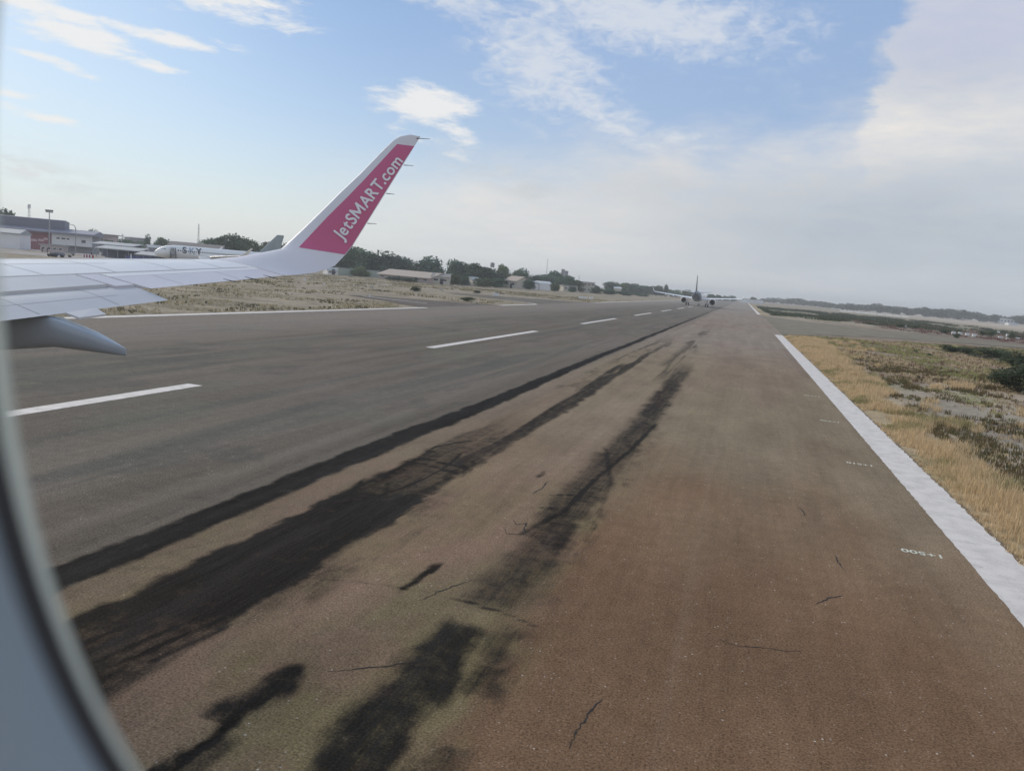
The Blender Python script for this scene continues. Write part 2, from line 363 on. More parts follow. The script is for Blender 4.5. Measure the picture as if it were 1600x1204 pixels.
# ------------------------------------------------------------------ runway
def seg_dist(x, y, pts):
    d = np.full(x.shape, 1e9)
    for (ax, ay), (bx, by) in zip(pts[:-1], pts[1:]):
        dx, dy = bx-ax, by-ay; t = np.clip(((x-ax)*dx+(y-ay)*dy)/(dx*dx+dy*dy+1e-9), 0, 1)
        d = np.minimum(d, np.hypot(x-ax-t*dx, y-ay-t*dy))
    return d
def paving(x, y):
    sh = x.shape
    n_big = fbm(x/3.5, y/9, 61); n_lng = fbm(x/.55, y/14, 63); n_lng2 = fbm(x/1.4, y/38, 64); n_s = fbm(x/.35, y/.5, 65); n_m = fbm(x/1.1, y/2.4, 67)
    ones = np.ones(sh+(1,))
    old = np.array([.165, .142, .114]); tan = np.array([.225, .162, .092]); red = np.array([.190, .116, .068]); olive = np.array([.245, .195, .132]); far = np.array([.30, .285, .26])
    c = old*ones
    def over(c, k, t): k = np.clip(k, 0, 1)[..., None]; return c*(1-k)+t*k
    # centre lanes: grey with lengthways light and dark streaks
    c = c*(0.52+.56*n_lng2+.44*n_lng)[..., None]
    c = over(c, ss(n_lng2, .50, .66)*.6*(x < -9), np.array([.085, .090, .080]))
    c = over(c, ss(n_big, .50, .70)*.4*(x < -9), np.array([.20, .165, .145])); c = over(c, ss(fbm(x/2.5, y/7, 87), .52, .70)*.45*(x < -9), np.array([.15, .148, .115])); c = over(c, ss(fbm(x/1.5, y/3, 89), .60, .75)*.4*(x < -9), np.array([.09, .088, .080]))
    c = over(c, ss(x+6*(n_big-.5), -24, -33)*.6, np.array([.27, .232, .195]))
    # newer brown lane on the right
    east = ss(x, -8.35, -8.1)*(1-.35*(1-ss(x, -7.6, -7.0)))
    lane = tan*(1-ss(x, -2.6, -2.0))[..., None] + red*ss(x, -2.6, -2.0)[..., None]
    lane = lane*(1-(ss(n_big, .45, .7)*.35*(x < -2.2))[..., None]) + red*(ss(n_big, .45, .7)*.35*(x < -2.2))[..., None]
    vm = fbm(x/.8, y/1.6, 85); near_ = (1-ss(y, 14, 24))*(1-ss(x, -2.6, -1.6)); lane = over(lane, ss(vm, .50, .62)*near_*.42, np.array([.285, .178, .120])); lane = over(lane, (1-ss(vm, .36, .47))*near_*.6, np.array([.235, .190, .095]))
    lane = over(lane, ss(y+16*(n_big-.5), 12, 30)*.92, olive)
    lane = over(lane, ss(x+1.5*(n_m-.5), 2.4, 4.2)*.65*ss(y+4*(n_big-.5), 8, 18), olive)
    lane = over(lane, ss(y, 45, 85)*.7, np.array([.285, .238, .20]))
    lane = over(lane, ss(fbm(x/5, y/25, 71), .5, .7)*.35, np.array([.24, .165, .13]))
    lane = lane*(.66+.36*n_m+.30*n_lng)[..., None]
    c = c*(1-east)[..., None] + lane*east[..., None]
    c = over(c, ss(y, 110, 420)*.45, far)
    # lighter wandering joint down the right lane
    lj = band(x, -.33+.1*(fbm(y/3, y*0, 5)-.5), -.20+.1*(fbm(y/3, y*0, 5)-.5), .05)*band(y, 6, 40, 4); c = over(c, lj*.13, np.array([.30, .22, .16]))
    # rubber and tar darkening
    k = np.zeros(sh)
    wob = (fbm(y/2.5, x*0, 73)-.5)*.25+(n_s-.5)*.20+(fbm(x/.9, y/1.9, 77)-.5)*.16*(1-ss(y, 15, 30))
    wobp = wob+(fbm(x/.5, y/.7, 78)-.5)*.30
    k = np.maximum(k, band(x+wob, -8.95, -8.15-.25*ss(y, 20, 60), .13)*(.95-.35*ss(y, 60, 200)-.25*ss(y, 200, 600)))
    k = np.maximum(k, band(x+wob, -9.9, -8.9, .5)*.35*(1-ss(y, 20, 60)))
    pat = band(x+wob*1.3, -7.38, -5.70, .17)
    k = np.maximum(k, pat*(1-ss(y+8*(n_lng-.5), 15, 29))*(.72+.16*ss(n_m, .35, .6)+.30*band(y+2*(n_s-.5), 8.2, 14, 1.2)))
    k = np.maximum(k, band(x, -8.2, -7.4, .1)*(1-ss(y, 10, 22))*.30)
    k = np.maximum(k, band(x+wobp, -5.85, -5.2, .3)*(1-ss(y, 13, 18))*(.22+.4*ss(n_m, .25, .75)))
    k = np.maximum(k, pat*ss(n_lng, .40, .58)*ss(y, 12, 18)*(1-ss(y, 44, 110))*.80)
    k = np.maximum(k, band(x+wob, -5.7, -5.1, .2)*ss(n_m, .50, .66)*(1-ss(y, 12, 20))*.55)
    k = np.maximum(k, band(x, -7.4, -4.2, .5)*(1-ss(y, 5.6, 6.6))*.5*ss(n_m, .4, .6))
    s2 = band(x+wob*1.4, -3.40, -2.40, .30)
    k = np.maximum(k, s2*ss(y, 9.5, 10.3)*(1-ss(y, 42, 60))*(.69+.5*(n_m-.4)))
    k = np.maximum(k, band(x+wob*2, -2.5, -1.95, .22)*ss(y, 9.3, 10.4)*(1-ss(y, 18, 44))*.42*ss(n_s, .3, .6))
    k = np.maximum(k, band(x+wob*2+.01*y, -4.0, -2.6, .5)*ss(y, 34, 46)*(1-ss(y, 80, 170))*ss(n_lng, .34, .55)*.60)
    k = np.maximum(k, band(x+wob*2, -7.6, -5.9, .4)*ss(y, 28, 34)*(1-ss(y, 60, 130))*ss(n_m, .47, .62)*.45)
    k = np.maximum(k, band(x+wobp*1.2, -3.42, -2.58, .22)*(1-ss(y+1.2*(n_m-.5), 8.9, 9.5))*.88)
    k = np.maximum(k, band(x+wob, -2.62, -2.0, .18)*(1-ss(y, 9.0, 10.2))*(.25+.4*ss(n_s, .4, .65)))
    d4 = seg_dist(x+(fbm(x/.3, y/.5, 79)-.5)*.35, y, [(-4.42, 7.3), (-4.33, 6.9), (-4.55, 6.4), (-4.40, 5.9), (-4.45, 5.0)])*np.where(y < 6.1, 1.7, 1.0); k = np.maximum(k, (1-ss(d4, .06, .34))*np.where(y > 20, 0, .92))
    k = np.maximum(k, band(x+wob, -4.55, -4.2, .1)*(1-ss(y, 5.8, 6.2))*.7)
    k = np.maximum(k, band(x, -5.2, -4.95, .06)*band(y, 8, 15.5, 2)*.35*ss(n_s, .3, .6))
    k = np.maximum(k, band(x+wob, -4.28, -4.12, .06)*band(y, 9.6, 18, .5)*ss(n_m, .50, .62)*.85)
    # crossing curved tyre scuffs
    near = (y < 30)
    if near.any():
        arcs = []
        for i in range(26):
            a = -8.4+RS.rand()*2.8; b = 7+RS.rand()*7; L = 2.5+RS.rand()*5; th = R(RS.uniform(60, 130)) if i % 3 else R(RS.uniform(10, 170)); cv = RS.uniform(-.10, .10)
            pts = []; px_, py_ = a, b
            for q in range(12): pts.append((px_, py_)); px_ += math.cos(th)*L/11; py_ += math.sin(th)*L/11; th += cv
            arcs.append((pts, RS.uniform(.018, .04), RS.uniform(.5, .9)))
        arcs.append(([(-12.5, 16.8), (-10, 17.4), (-7.5, 17.6), (-5.9, 17.2), (-4.9, 16.4)], .05, .55)); arcs.append(([(-12.0, 16.0), (-9, 16.9), (-7, 17.0), (-5.9, 16.6)], .04, .5))
        arcs.append(([(-3.4, 13.2), (-3.0, 15), (-2.9, 18), (-2.6, 22), (-2.4, 27)], .06, .5)); arcs.append(([(-5.4, 24), (-4.2, 23.5), (-3.2, 21.5), (-2.5, 18), (-2.2, 14)], .05, .35))
        for i in range(5): arcs.append(([(-7.0+i*.28, 6.0+i*.2), (-6.6+i*.25, 8.2), (-6.9+i*.3, 11), (-6.1+i*.1, 14.5)], .035, .5))
        for pts, w_, s_ in arcs:
            m_ = near & (x > min(p[0] for p in pts)-.5) & (x < max(p[0] for p in pts)+.5)
            if not m_.any(): continue
            d = seg_dist(x[m_], y[m_], pts); kk = k[m_]; k[m_] = np.maximum(kk, np.minimum(kk+s_*(1-ss(d, w_*.4, w_*1.6))*.55*(.12+.88*np.maximum(pat[m_], (x[m_] > -5.0))), 1))
    return np.concatenate([c, np.clip(k, 0, 1)[..., None]], -1)
rxs = np.unique(np.concatenate([np.arange(RXL, -12, .35), np.arange(-12, -9.4, .1), np.arange(-9.4, -1.6, .05), np.arange(-1.6, RXR, .12), [RXR]]))
ry = [-60., -40, -25, -15, -8, -3, 0, 2]
while ry[-1] < 3400: ry.append(ry[-1]+max(.045, .0075*ry[-1]))
rys = np.array(ry)
X, Y = np.meshgrid(rxs, rys)
edge_w = (fbm(Y*.7, Y*0+3, 81)-.5)
Xw = X.copy(); Xw[:, -1] += edge_w[:, -1]*.10; Xw[:, 0] += edge_w[:, 0]*.5
asphalt = bpy.data.materials.new('runway asphalt'); asphalt.use_nodes = True; t = asphalt.node_tree; n = NT(t); bs = t.nodes['Principled BSDF']
at_ = n.new('ShaderNodeAttribute'); at_.attribute_name = 'surface_colour'; tcn = n.new('ShaderNodeTexCoord'); ob = tcn.outputs['Object']
def strv(sx_, sy_):
    mp = n.new('ShaderNodeMapping'); t.links.new(ob, mp.inputs[0]); mp.inputs['Scale'].default_value = (sx_, sy_, 1); return mp.outputs[0]
g1 = n.noise(ob, 36, 2, .7); g2 = n.noise(ob, 17, 4, .7); g3 = n.noise(ob, 3.2, 5, .65); st1 = n.noise(strv(7, .35), 1.0, 5, .6); st2 = n.noise(strv(26, 1.1), 1.0, 4, .6); st3 = n.noise(strv(2.2, .16), 1.0, 5, .6)
lum = n.add(1.0, n.add(n.add(n.mul(n.sub(g1, .5), 2.4), n.mul(n.sub(g2, .5), .8)), n.add(n.mul(n.sub(g3, .5), .5), n.mul(n.sub(st1, .5), .35))))
lum = n.m('MAXIMUM', lum, .25)
c = n.mix(1.0, at_.outputs['Color'], n.xyz(lum, lum, lum), 'MULTIPLY')
for sc_, th, cl, am in ((34.0, .84, (.40, .33, .27), .7), (24.0, .955, (.62, .57, .50), .9)):
    v = n.new('ShaderNodeTexVoronoi'); t.links.new(ob, v.inputs['Vector']); v.inputs['Scale'].default_value = sc_
    sepc = n.new('ShaderNodeSeparateColor'); t.links.new(v.outputs['Color'], sepc.inputs[0])
    kk = n.mul(n.mul(n.sstep(sepc.outputs[0], th, th+.03), n.sstep(v.outputs['Distance'], 0.38, 0.16)), n.sstep(g3, .40, .60)); c = n.mix(n.mul(kk, am), c, cl)
rub = at_.outputs['Alpha']
brk = n.add(n.add(n.mul(n.sub(st1, .5), .50), n.mul(n.sub(st2, .5), .42)), n.add(n.mul(n.sub(g3, .5), .85), n.mul(n.sub(g2, .5), .55)))
kr = n.sstep(n.add(rub, n.mul(brk, n.sstep(rub, .02, .25))), .08, .98)
st = n.add(.28, n.mul(n.m('MAXIMUM', n.sub(n.add(n.mul(st2, .6), n.mul(st3, .6)), .42), 0.0), 4.2))
dk = n.mix(1.0, (.0165, .0155, .0145, 1), n.xyz(st, st, st), 'MULTIPLY'); dk = n.mix(1.0, dk, n.xyz(lum, lum, lum), 'MULTIPLY')
c = n.mix(n.mul(kr, .97), c, dk)
t.links.new(c, bs.inputs['Base Color']); bs.inputs['Roughness'].default_value = .95; bs.inputs['Specular IOR Level'].default_value = .04
b = n.new('ShaderNodeBump'); b.inputs['Strength'].default_value = .6; b.inputs['Distance'].default_value = .012; t.links.new(g1, b.inputs['Height']); t.links.new(b.outputs[0], bs.inputs['Normal'])
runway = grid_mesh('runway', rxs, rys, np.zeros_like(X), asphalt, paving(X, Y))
co = np.zeros(len(runway.data.vertices)*3, np.float32); runway.data.vertices.foreach_get('co', co); co = co.reshape(-1, 3); co[:, 0] = Xw.ravel(); runway.data.vertices.foreach_set('co', co.ravel()); runway.data.update()
tag(runway, 'long asphalt runway with brown and rubber blackened lanes', 'runway', kind='structure')

# worn white paint
pm_ = bpy.data.materials.new('runway paint'); pm_.use_nodes = True; n = NT(pm_.node_tree); bs = pm_.node_tree.nodes['Principled BSDF']
tcn = n.new('ShaderNodeTexCoord')
a1 = n.noise(tcn.outputs['Object'], 2.2, 6, .65); a2 = n.noise(tcn.outputs['Object'], 38, 3, .6)
wear = n.m('MAXIMUM', n.mul(n.sstep(a2, .56, .66), n.sstep(a1, .42, .60)), n.mul(n.sstep(n.noise(tcn.outputs['Object'], 11, 5, .7), .60, .68), n.sstep(a1, .50, .60)))
c = n.mix(n.sstep(a1, .3, .75), (.70, .65, .595), (.57, .53, .48)); c = n.mix(n.mul(wear, .65), c, (.24, .21, .19))
pm_.node_tree.links.new(c, bs.inputs['Base Color']); bs.inputs['Roughness'].default_value = .75
def strip(name, x0, x1, y0, y1, z=.004, label=None, skew=0.0, jag=.03, m=None, parent=None):
    n_ = max(2, int(min(900, (y1-y0)/.12 if y1 < 140 else (y1-y0)/8))); vs = []; fs = []
    for i in range(n_+1):
        y = y0+(y1-y0)*i/n_; j0 = (random.random()-.5)*jag; j1 = (random.random()-.5)*jag*2.5
        vs += [(x0+j0, y, z), (x1+j1, y+skew, z)]
        if i: b = 2*i; fs.append((b-2, b-1, b+1, b))
    o = mesh_obj(name, vs, fs, m or pm_, parent)
    return o
def painted(name, label, *a, **k):
    o = strip(name, *a, **k); tag(o, label, 'road marking', kind='structure'); return o
painted('runway_edge_line', 'thick white edge line along the right side of the runway', 4.70, 5.72, -30, 113.5)
painted('runway_edge_line', 'far white edge line beyond the taxiway mouth on the right', 4.70, 5.70, 255, 900)
painted('runway_edge_line', 'white edge line along the left side beneath the wing', -39.1, -38.2, -30, 92)
painted('runway_edge_line', 'short white edge line between the two left taxiway mouths', -39.1, -38.2, 124, 147)
painted('runway_edge_line', 'far white edge line on the left of the runway', -39.1, -38.2, 210, 900)
dy = 46.6
for i, lab in enumerate(['white centre line dash cut off by the left window edge', 'second white centre line dash, below the winglet', 'third white centre line dash', 'fourth white centre line dash',
                         'fifth small white centre line dash behind the taxiing jet', 'sixth white centre line dash close behind the taxiing jet', 'faint white centre line dash under the taxiing jet']):
    y1 = 22.6+dy*i
    painted('centre_line_dash', lab, -18.25, -17.65, y1-25.4, y1, skew=0, jag=.01)
# curved taxiway edge lines
def ribbon(name, pts, wd, m, z=.006, label=None, cat='road marking'):
    vs = []; fs = []
    for i, p in enumerate(pts):
        a = Vector(pts[max(0, i-1)]); b = Vector(pts[min(len(pts)-1, i+1)]); t = (b-a).normalized(); nn = Vector((-t.y, t.x)); wq = wd[i] if isinstance(wd, (list, tuple)) else wd
        vs += [(p[0]+nn.x*wq/2, p[1]+nn.y*wq/2, z), (p[0]-nn.x*wq/2, p[1]-nn.y*wq/2, z)]
        if i: b_ = 2*i; fs.append((b_-2, b_-1, b_+1, b_))
    o = mesh_obj(name, vs, fs, m); tag(o, label, cat, kind='structure'); return o
ribbon('taxiway_edge_line', [(-38.6, 147), (-39.6, 149.5), (-41.5, 152.5), (-44.5, 156), (-49, 160)], .6, pm_, label='white line curving round the grass island on the left')
ribbon('taxiway_edge_line', [(-44.0, 105.2), (-47, 105.4), (-50.5, 106), (-56, 108)], .6, pm_, label='pale edge line of the small left taxiway stub')
ribbon('taxiway_edge_line', [(36, 205), (42, 210), (50, 214), (60, 216)], .9, mat('cream paint', (.6, .58, .42)), label='short pale line on the far side of the right taxiway')
ribbon('taxiway_edge_line', [(37, 148), (41, 151), (47, 153), (55, 155), (66, 157)], .8, mat('cream paint', (.6, .58, .42)), label='pale curved line on the near side of the right taxiway')

# tar cracks, built as thin ribbons set in the surface
crack_m = mat('tar crack', (.022, .018, .016), .9)
def crack(pts, w0, label):
    rr = random.Random(len(label)*7+int(pts[0][1]*10)); P = []
    for (ax, ay), (bx, by) in zip(pts[:-1], pts[1:]):
        for q in range(5): t = q/5; P.append((ax+(bx-ax)*t+rr.uniform(-.018, .018), ay+(by-ay)*t+rr.uniform(-.018, .018)))
    P.append(pts[-1]); W = [w0*(.35+.9*rr.random())*(math.sin(math.pi*(i+.6)/(len(P)+.2))*.8+.2) for i in range(len(P))]
    ribbon('asphalt_crack', P, W, crack_m, .004, label, 'crack')
crack([(-.98, 8.25), (-1.05, 8.0), (-1.08, 7.75), (-1.13, 7.45), (-1.13, 7.15)], .028, 'short dark crack near the bottom middle of the runway')
crack([(.2, 10.45), (.5, 10.35), (.75, 10.45), (1.1, 10.5), (1.35, 10.65)], .018, 'thin crack crossing the reddish lane')
crack([(2.2, 15.2), (2.22, 14.8), (2.3, 14.3)], .03, 'upright tar crack in the reddish lane left of the painted number')
crack([(1.65, 12.45), (1.85, 12.8), (2.1, 13.05)], .035, 'short slanting crack below the painted number')
crack([(-3.85, 9.7), (-3.75, 10.1), (-3.6, 10.45), (-3.4, 10.85)], .022, 'crack on tan strip beside the second dark tyre band')
crack([(-4.0, 7.45), (-3.7, 7.7), (-3.45, 7.85), (-3.1, 8.25), (-2.95, 8.3)], .028, 'wavy crack running into the nearest dark patch')
crack([(-3.75, 14.0), (-3.6, 13.7), (-3.45, 13.9), (-3.4, 13.5), (-3.3, 13.25), (-3.6, 13.1), (-3.75, 13.4)], .035, 'small looping tar crack beside the dark tyre band')
crack([(1.75, 18.4), (1.85, 18.1), (1.85, 17.7)], .045, 'faint crack in the right lane beyond the painted number')
crack([(-3.9, 16.0), (-3.82, 16.6), (-3.85, 17.2)], .04, 'short dark crack left of the second tyre band')

# taxiways
tw = attr_mat('taxiway asphalt', 'surface_colour', .95, ((9.0, .2), (1.5, .3), (.25, .6)), None, .3, .05)
def patch(name, poly, label, rgb, z=-.008):
    bm = bmesh.new(); vs = [bm.verts.new((x, y, z)) for x, y in poly]; bm.faces.new(vs); bmesh.ops.triangulate(bm, faces=bm.faces)
    bmesh.ops.recalc_face_normals(bm, faces=bm.faces)
    me = bpy.data.meshes.new(name); bm.to_mesh(me); bm.free(); me.materials.append(tw); set_col(me, 'surface_colour', np.array(rgb))
    o = bpy.data.objects.new(name, me); COL.objects.link(o); tag(o, label, 'taxiway', kind='structure'); return o
patch('taxiway', [(5.7, 115), (8, 120), (13, 130), (22, 143), (36, 155), (60, 166), (90, 172), (120, 176), (120, 181), (90, 181), (60, 183), (38, 193), (20, 210), (9, 232), (5.7, 254)], 'grey taxiway leaving the runway to the right', (.225, .20, .15))
patch('taxiway', [(-39, 92), (-42, 94), (-48, 100), (-58, 107), (-58, 112), (-46, 118), (-39, 125)], 'short taxiway stub on the left between wing and houses', (.15, .13, .11))
patch('taxiway', [(-39, 147), (-42, 153), (-50, 160), (-66, 168), (-66, 176), (-52, 186), (-44, 196), (-39, 211)], 'wider taxiway mouth on the left beyond the grass island', (.165, .15, .125))
patch('service_road', [(-210, 228), (-130, 211), (-86, 188), (-45, 196), (-45, 201), (-86, 196), (-130, 221), (-210, 240)], 'pale dirt service road in front of the tan roofed building', (.38, .34, .29))
patch('apron', [(-420, 70), (-150, 165), (-135, 205), (-215, 238), (-300, 400), (-700, 300)], 'pale concrete apron before the terminal', (.37, .34, .32))
tag(bpy.data.objects['service_road'], cat='road'); tag(bpy.data.objects['apron'], cat='apron')

# painted distance numbers, read from the far side
def text_mesh(txt, size, bold=0.0, align='CENTER'):
    cu = bpy.data.curves.new('lettering', 'FONT'); cu.body = txt; cu.size = size; cu.align_x = align; cu.offset = bold; cu.resolution_u = 4
    o = bpy.data.objects.new('lettering', cu); COL.objects.link(o); dg = bpy.context.evaluated_depsgraph_get()
    me = bpy.data.meshes.new_from_object(o.evaluated_get(dg)); bpy.data.objects.remove(o); return me
num_m = mat('number paint', (.62, .62, .50), .8, .3, 20)
for y, s in ((16.25, '1+500'), (24.75, '1+510'), (33.2, '1+520'), (41.7, '1+530')):
    me = text_mesh(s, .30, .006); me.materials.append(num_m); o = bpy.data.objects.new('painted_number', me); COL.objects.link(o)
    o.location = (3.92, y+.1, .004); o.rotation_euler = (0, 0, math.pi-.05)
    tag(o, 'small pale number %s painted beside the right edge line' % s, 'painted number', 'distance numbers painted along the runway edge', 'structure')

# ------------------------------------------------------------------ grasses
def blades(name, P, H, nb, wd, col, label, lean=.5, spread=.18, parent=None, colvar=.25):
    """P (n,2) base points; H (n,) heights; one triangle pair per blade"""
    n_ = len(P); tot = n_*nb; rep = np.repeat(np.arange(n_), nb)
    ang = RS.rand(tot)*2*np.pi; rad = np.sqrt(RS.rand(tot))*spread*(H[rep]/.4+.3)
    bx = P[rep, 0]+np.cos(ang)*rad; by = P[rep, 1]+np.sin(ang)*rad
    h = H[rep]*(.45+.65*RS.rand(tot)); la = RS.rand(tot)*2*np.pi; ll = h*lean*RS.rand(tot)
    tx = bx+np.cos(la)*ll; ty = by+np.sin(la)*ll
    fa = RS.rand(tot)*np.pi; wx = np.cos(fa)*wd[rep]/2; wy = np.sin(fa)*wd[rep]/2
    z0 = np.full(tot, -.06)
    mxx = bx+(tx-bx)*.4; myy = by+(ty-by)*.4
    co = np.empty((tot*5, 3)); co[0::5] = np.stack([bx-wx, by-wy, z0], 1); co[1::5] = np.stack([bx+wx, by+wy, z0], 1)
    co[2::5] = np.stack([mxx+wx*.8, myy+wy*.8, h*.6], 1); co[3::5] = np.stack([mxx-wx*.8, myy-wy*.8, h*.6], 1); co[4::5] = np.stack([tx, ty, h], 1)
    b = np.arange(tot)*5
    tri = np.concatenate([np.stack([b, b+1, b+2], 1), np.stack([b, b+2, b+3], 1), np.stack([b+3, b+2, b+4], 1)])
    cc = col[rep]*(1-colvar+2*colvar*RS.rand(tot))[:, None]; rgb = np.repeat(cc, 5, 0)
    o = raw_mesh(name, co, tri, grass_m, rgb, parent)
    return tag(o, label, 'grass', kind='stuff')
grass_m = bpy.data.materials.new('grass blades'); grass_m.use_nodes = True; n = NT(grass_m.node_tree); t = grass_m.node_tree
a = n.new('ShaderNodeAttribute'); a.attribute_name = 'surface_colour'; bs = t.nodes['Principled BSDF']; t.links.new(a.outputs['Color'], bs.inputs['Base Color']); bs.inputs['Roughness'].default_value = .8; bs.inputs['Specular IOR Level'].default_value = .15
tr = n.new('ShaderNodeBsdfTranslucent'); t.links.new(a.outputs['Color'], tr.inputs[0]); ms = n.new('ShaderNodeMixShader'); ms.inputs[0].default_value = .3
t.links.new(bs.outputs[0], ms.inputs[1]); t.links.new(tr.outputs[0], ms.inputs[2]); t.links.new(ms.outputs[0], t.nodes['Material Output'].inputs[0])
def scatter(n_, x0, x1, y0, y1, bias=1.0):
    u = RS.rand(n_)**bias; return np.stack([x0+(x1-x0)*RS.rand(n_), y0+(y1-y0)*u], 1)
GOLD = np.array([.68, .515, .31]); STRAW = np.array([.62, .50, .32]); GREEN = np.array([.155, .165, .06]); DARK = np.array([.10, .10, .045]); DRYB = np.array([.23, .16, .10])
P = scatter(38000, 5.74, 15.5, 9, 112, 1.6)
k = fbm(P[:, 0]/1.5, P[:, 1]/2.5, 91); keep = (k > .36) & ((P[:, 0] < 6.3+2.6*fbm(P[:, 0]*0, P[:, 1]/4, 92)+np.clip(P[:, 1]-34, 0, 60)*.045) | (fbm(P[:, 0]/1.6, P[:, 1]/3, 94) > .68)) ; P = P[keep]; k = k[keep]
edge_h = .08+.34*np.clip((P[:, 0]-5.9)/.9, 0, 1)
H = edge_h*(.5+1.0*k)*(.75+.4*RS.rand(len(P)))*.85; g = (ss(fbm(P[:, 0]/1.6, P[:, 1]/2.2, 95), .60, .78)*.75)[:, None]; sg = RS.rand(len(P))[:, None]*.6
blades('dry_grass', P, H, 9, .007+.00035*P[:, 1], (GOLD*(1-sg)+STRAW*sg)*(1-g)+GREEN*1.3*g, 'tall golden dry grass beside the right edge line')
P = scatter(44000, 8.4, 60, 18, 150, 1.2); k = fbm(P[:, 0]/3.5, P[:, 1]/5, 97)+.10*ss(P[:, 1], 46, 66); keep = (k > .45) & (taxi_mask(P[:, 0], P[:, 1]) < .1) ; P = P[keep]; k = k[keep]
g = ss(fbm(P[:, 0]/6, P[:, 1]/10, 31), .46, .6)[:, None]*.8; d = (RS.rand(len(P)) < .30)[:, None]
blades('field_grass', P, .10+.34*np.maximum(k-.42, 0)*2*RS.rand(len(P)), 8, .012+.0004*P[:, 1], (STRAW*.9*(1-g)+GREEN*2.0*g)*(1-d)+DRYB*1.1*d, 'low mixed green and straw grass of the right field')
P = scatter(26000, 7.6, 34, 12, 75, 1.3); k = fbm(P[:, 0]/1.5, P[:, 1]/2.2, 105)+.14*(1-ss(P[:, 0], 10, 14))*(1-ss(P[:, 1], 30, 38)); P = P[(k > .55)]
dk_ = RS.rand(len(P))[:, None]
blades('dark_weeds', P, .06+.22*RS.rand(len(P)), 10, .012+.0004*P[:, 1], DARK*1.3*dk_+np.array([.19, .13, .07])*(1-dk_), 'dark green low weeds among the golden grass')
P = np.stack([RXL-.6-RS.rand(34000)**1.3*110, 26+RS.rand(34000)*240], 1); k = fbm(P[:, 0]/4, P[:, 1]/7, 99); keep = (k > .50) & (taxi_mask(P[:, 0], P[:, 1]) < .1); P = P[keep]; k = k[keep]
d = (fbm(P[:, 0]/3, P[:, 1]/3, 103) > .58)[:, None]
blades('sparse_grass', P, .10+.30*RS.rand(len(P))*(k-.35)*2.4, 6, .03+.0005*P[:, 1], np.where(d, np.array([.15, .14, .085]), np.array([.40, .35, .23])), 'sparse straw grass on the left field below the wing')

P = scatter(9000, 9, 125, 258, 560, 1.1); k = fbm(P[:, 0]/8, P[:, 1]/26, 121)-.12*ss(P[:, 0], 40, 120); P = P[(k > .50)]
blades('far_scrub', P, .25+.65*RS.rand(len(P))**2, 12, np.full(len(P), .26), np.ones((len(P), 1))*np.array([.075, .09, .052]), 'low dark green scrub far off on the right of the runway', spread=.7)
P = scatter(5200, 34, 190, 125, 330, 1.0); k = fbm(P[:, 0]/6, P[:, 1]/9, 123); P = P[(k > .52) & (taxi_mask(P[:, 0], P[:, 1]) < .1)]
blades('brown_scrub', P, .15+.5*RS.rand(len(P)), 14, np.full(len(P), .16), np.ones((len(P), 1))*np.array([.21, .125, .10]), 'low brown scrub around the white blocks on the right', spread=.5)

# ------------------------------------------------------------------ trees and shrubs
leaf_m = bpy.data.materials.new('foliage'); leaf_m.use_nodes = True; t = leaf_m.node_tree; n = NT(t); bs = t.nodes['Principled BSDF']
a = n.new('ShaderNodeAttribute'); a.attribute_name = 'surface_colour'
oi = n.new('ShaderNodeObjectInfo'); f = n.add(.8, n.mul(oi.outputs['Random'], 1.0)); c = n.mix(1.0, a.outputs['Color'], n.xyz(f, f, f), 'MULTIPLY')
t.links.new(c, bs.inputs['Base Color']); bs.inputs['Roughness'].default_value = .75; bs.inputs['Specular IOR Level'].default_value = .2
tr = n.new('ShaderNodeBsdfTranslucent'); t.links.new(c, tr.inputs[0]); ms = n.new('ShaderNodeMixShader'); ms.inputs[0].default_value = .22
t.links.new(bs.outputs[0], ms.inputs[1]); t.links.new(tr.outputs[0], ms.inputs[2]); t.links.new(ms.outputs[0], t.nodes['Material Output'].inputs[0])
bark = mat('bark', (.13, .10, .075), .9, .3, 4)
def crown_arrays(rs, nl, size, lumps, cz=.62, rz=.40, rx=.5, base=(.065, .085, .045)):
    """unit crown (height 1, width 1): leaf quads over a cluster of lumps"""
    cs = []; 
    for i in range(lumps):
        a_ = rs.rand()*2*np.pi; r_ = rs.rand()**.6*rx*.62; z_ = cz+(rs.rand()-.45)*rz*1.15*(1-r_/rx*.45)
        cs.append((np.cos(a_)*r_, np.sin(a_)*r_, z_, (.16+.16*rs.rand())*(rx/.5)))
    cs = np.array(cs); pick = rs.randint(0, lumps, nl)
    v = rs.randn(nl, 3); v /= np.linalg.norm(v, axis=1)[:, None]; rad = cs[pick, 3]*(.62+.45*rs.rand(nl))
    ctr = cs[pick, :3]+v*rad[:, None]*np.array([1, 1, .8])
    ctr[:, 2] = np.maximum(ctr[:, 2], .10)
    nrm = v+.8*rs.randn(nl, 3); nrm /= np.linalg.norm(nrm, axis=1)[:, None]
    a1 = np.cross(nrm, rs.randn(nl, 3)); a1 /= np.linalg.norm(a1, axis=1)[:, None]; a2 = np.cross(nrm, a1)
    s_ = size*(.5+rs.rand(nl))[:, None]
    co = np.empty((nl*4, 3)); co[0::4] = ctr-a1*s_-a2*s_*.6; co[1::4] = ctr+a1*s_-a2*s_*.5; co[2::4] = ctr+a1*s_*.8+a2*s_*.6; co[3::4] = ctr-a1*s_*.7+a2*s_*.6
    q = np.arange(nl*4).reshape(-1, 4)
    cl = np.array(base)[None, :]*(.65+.8*rs.rand(nl))[:, None]*(.85+.3*rs.rand(lumps)[pick])[:, None]
    return co, q, np.repeat(cl, 4, 0)
VAR = []
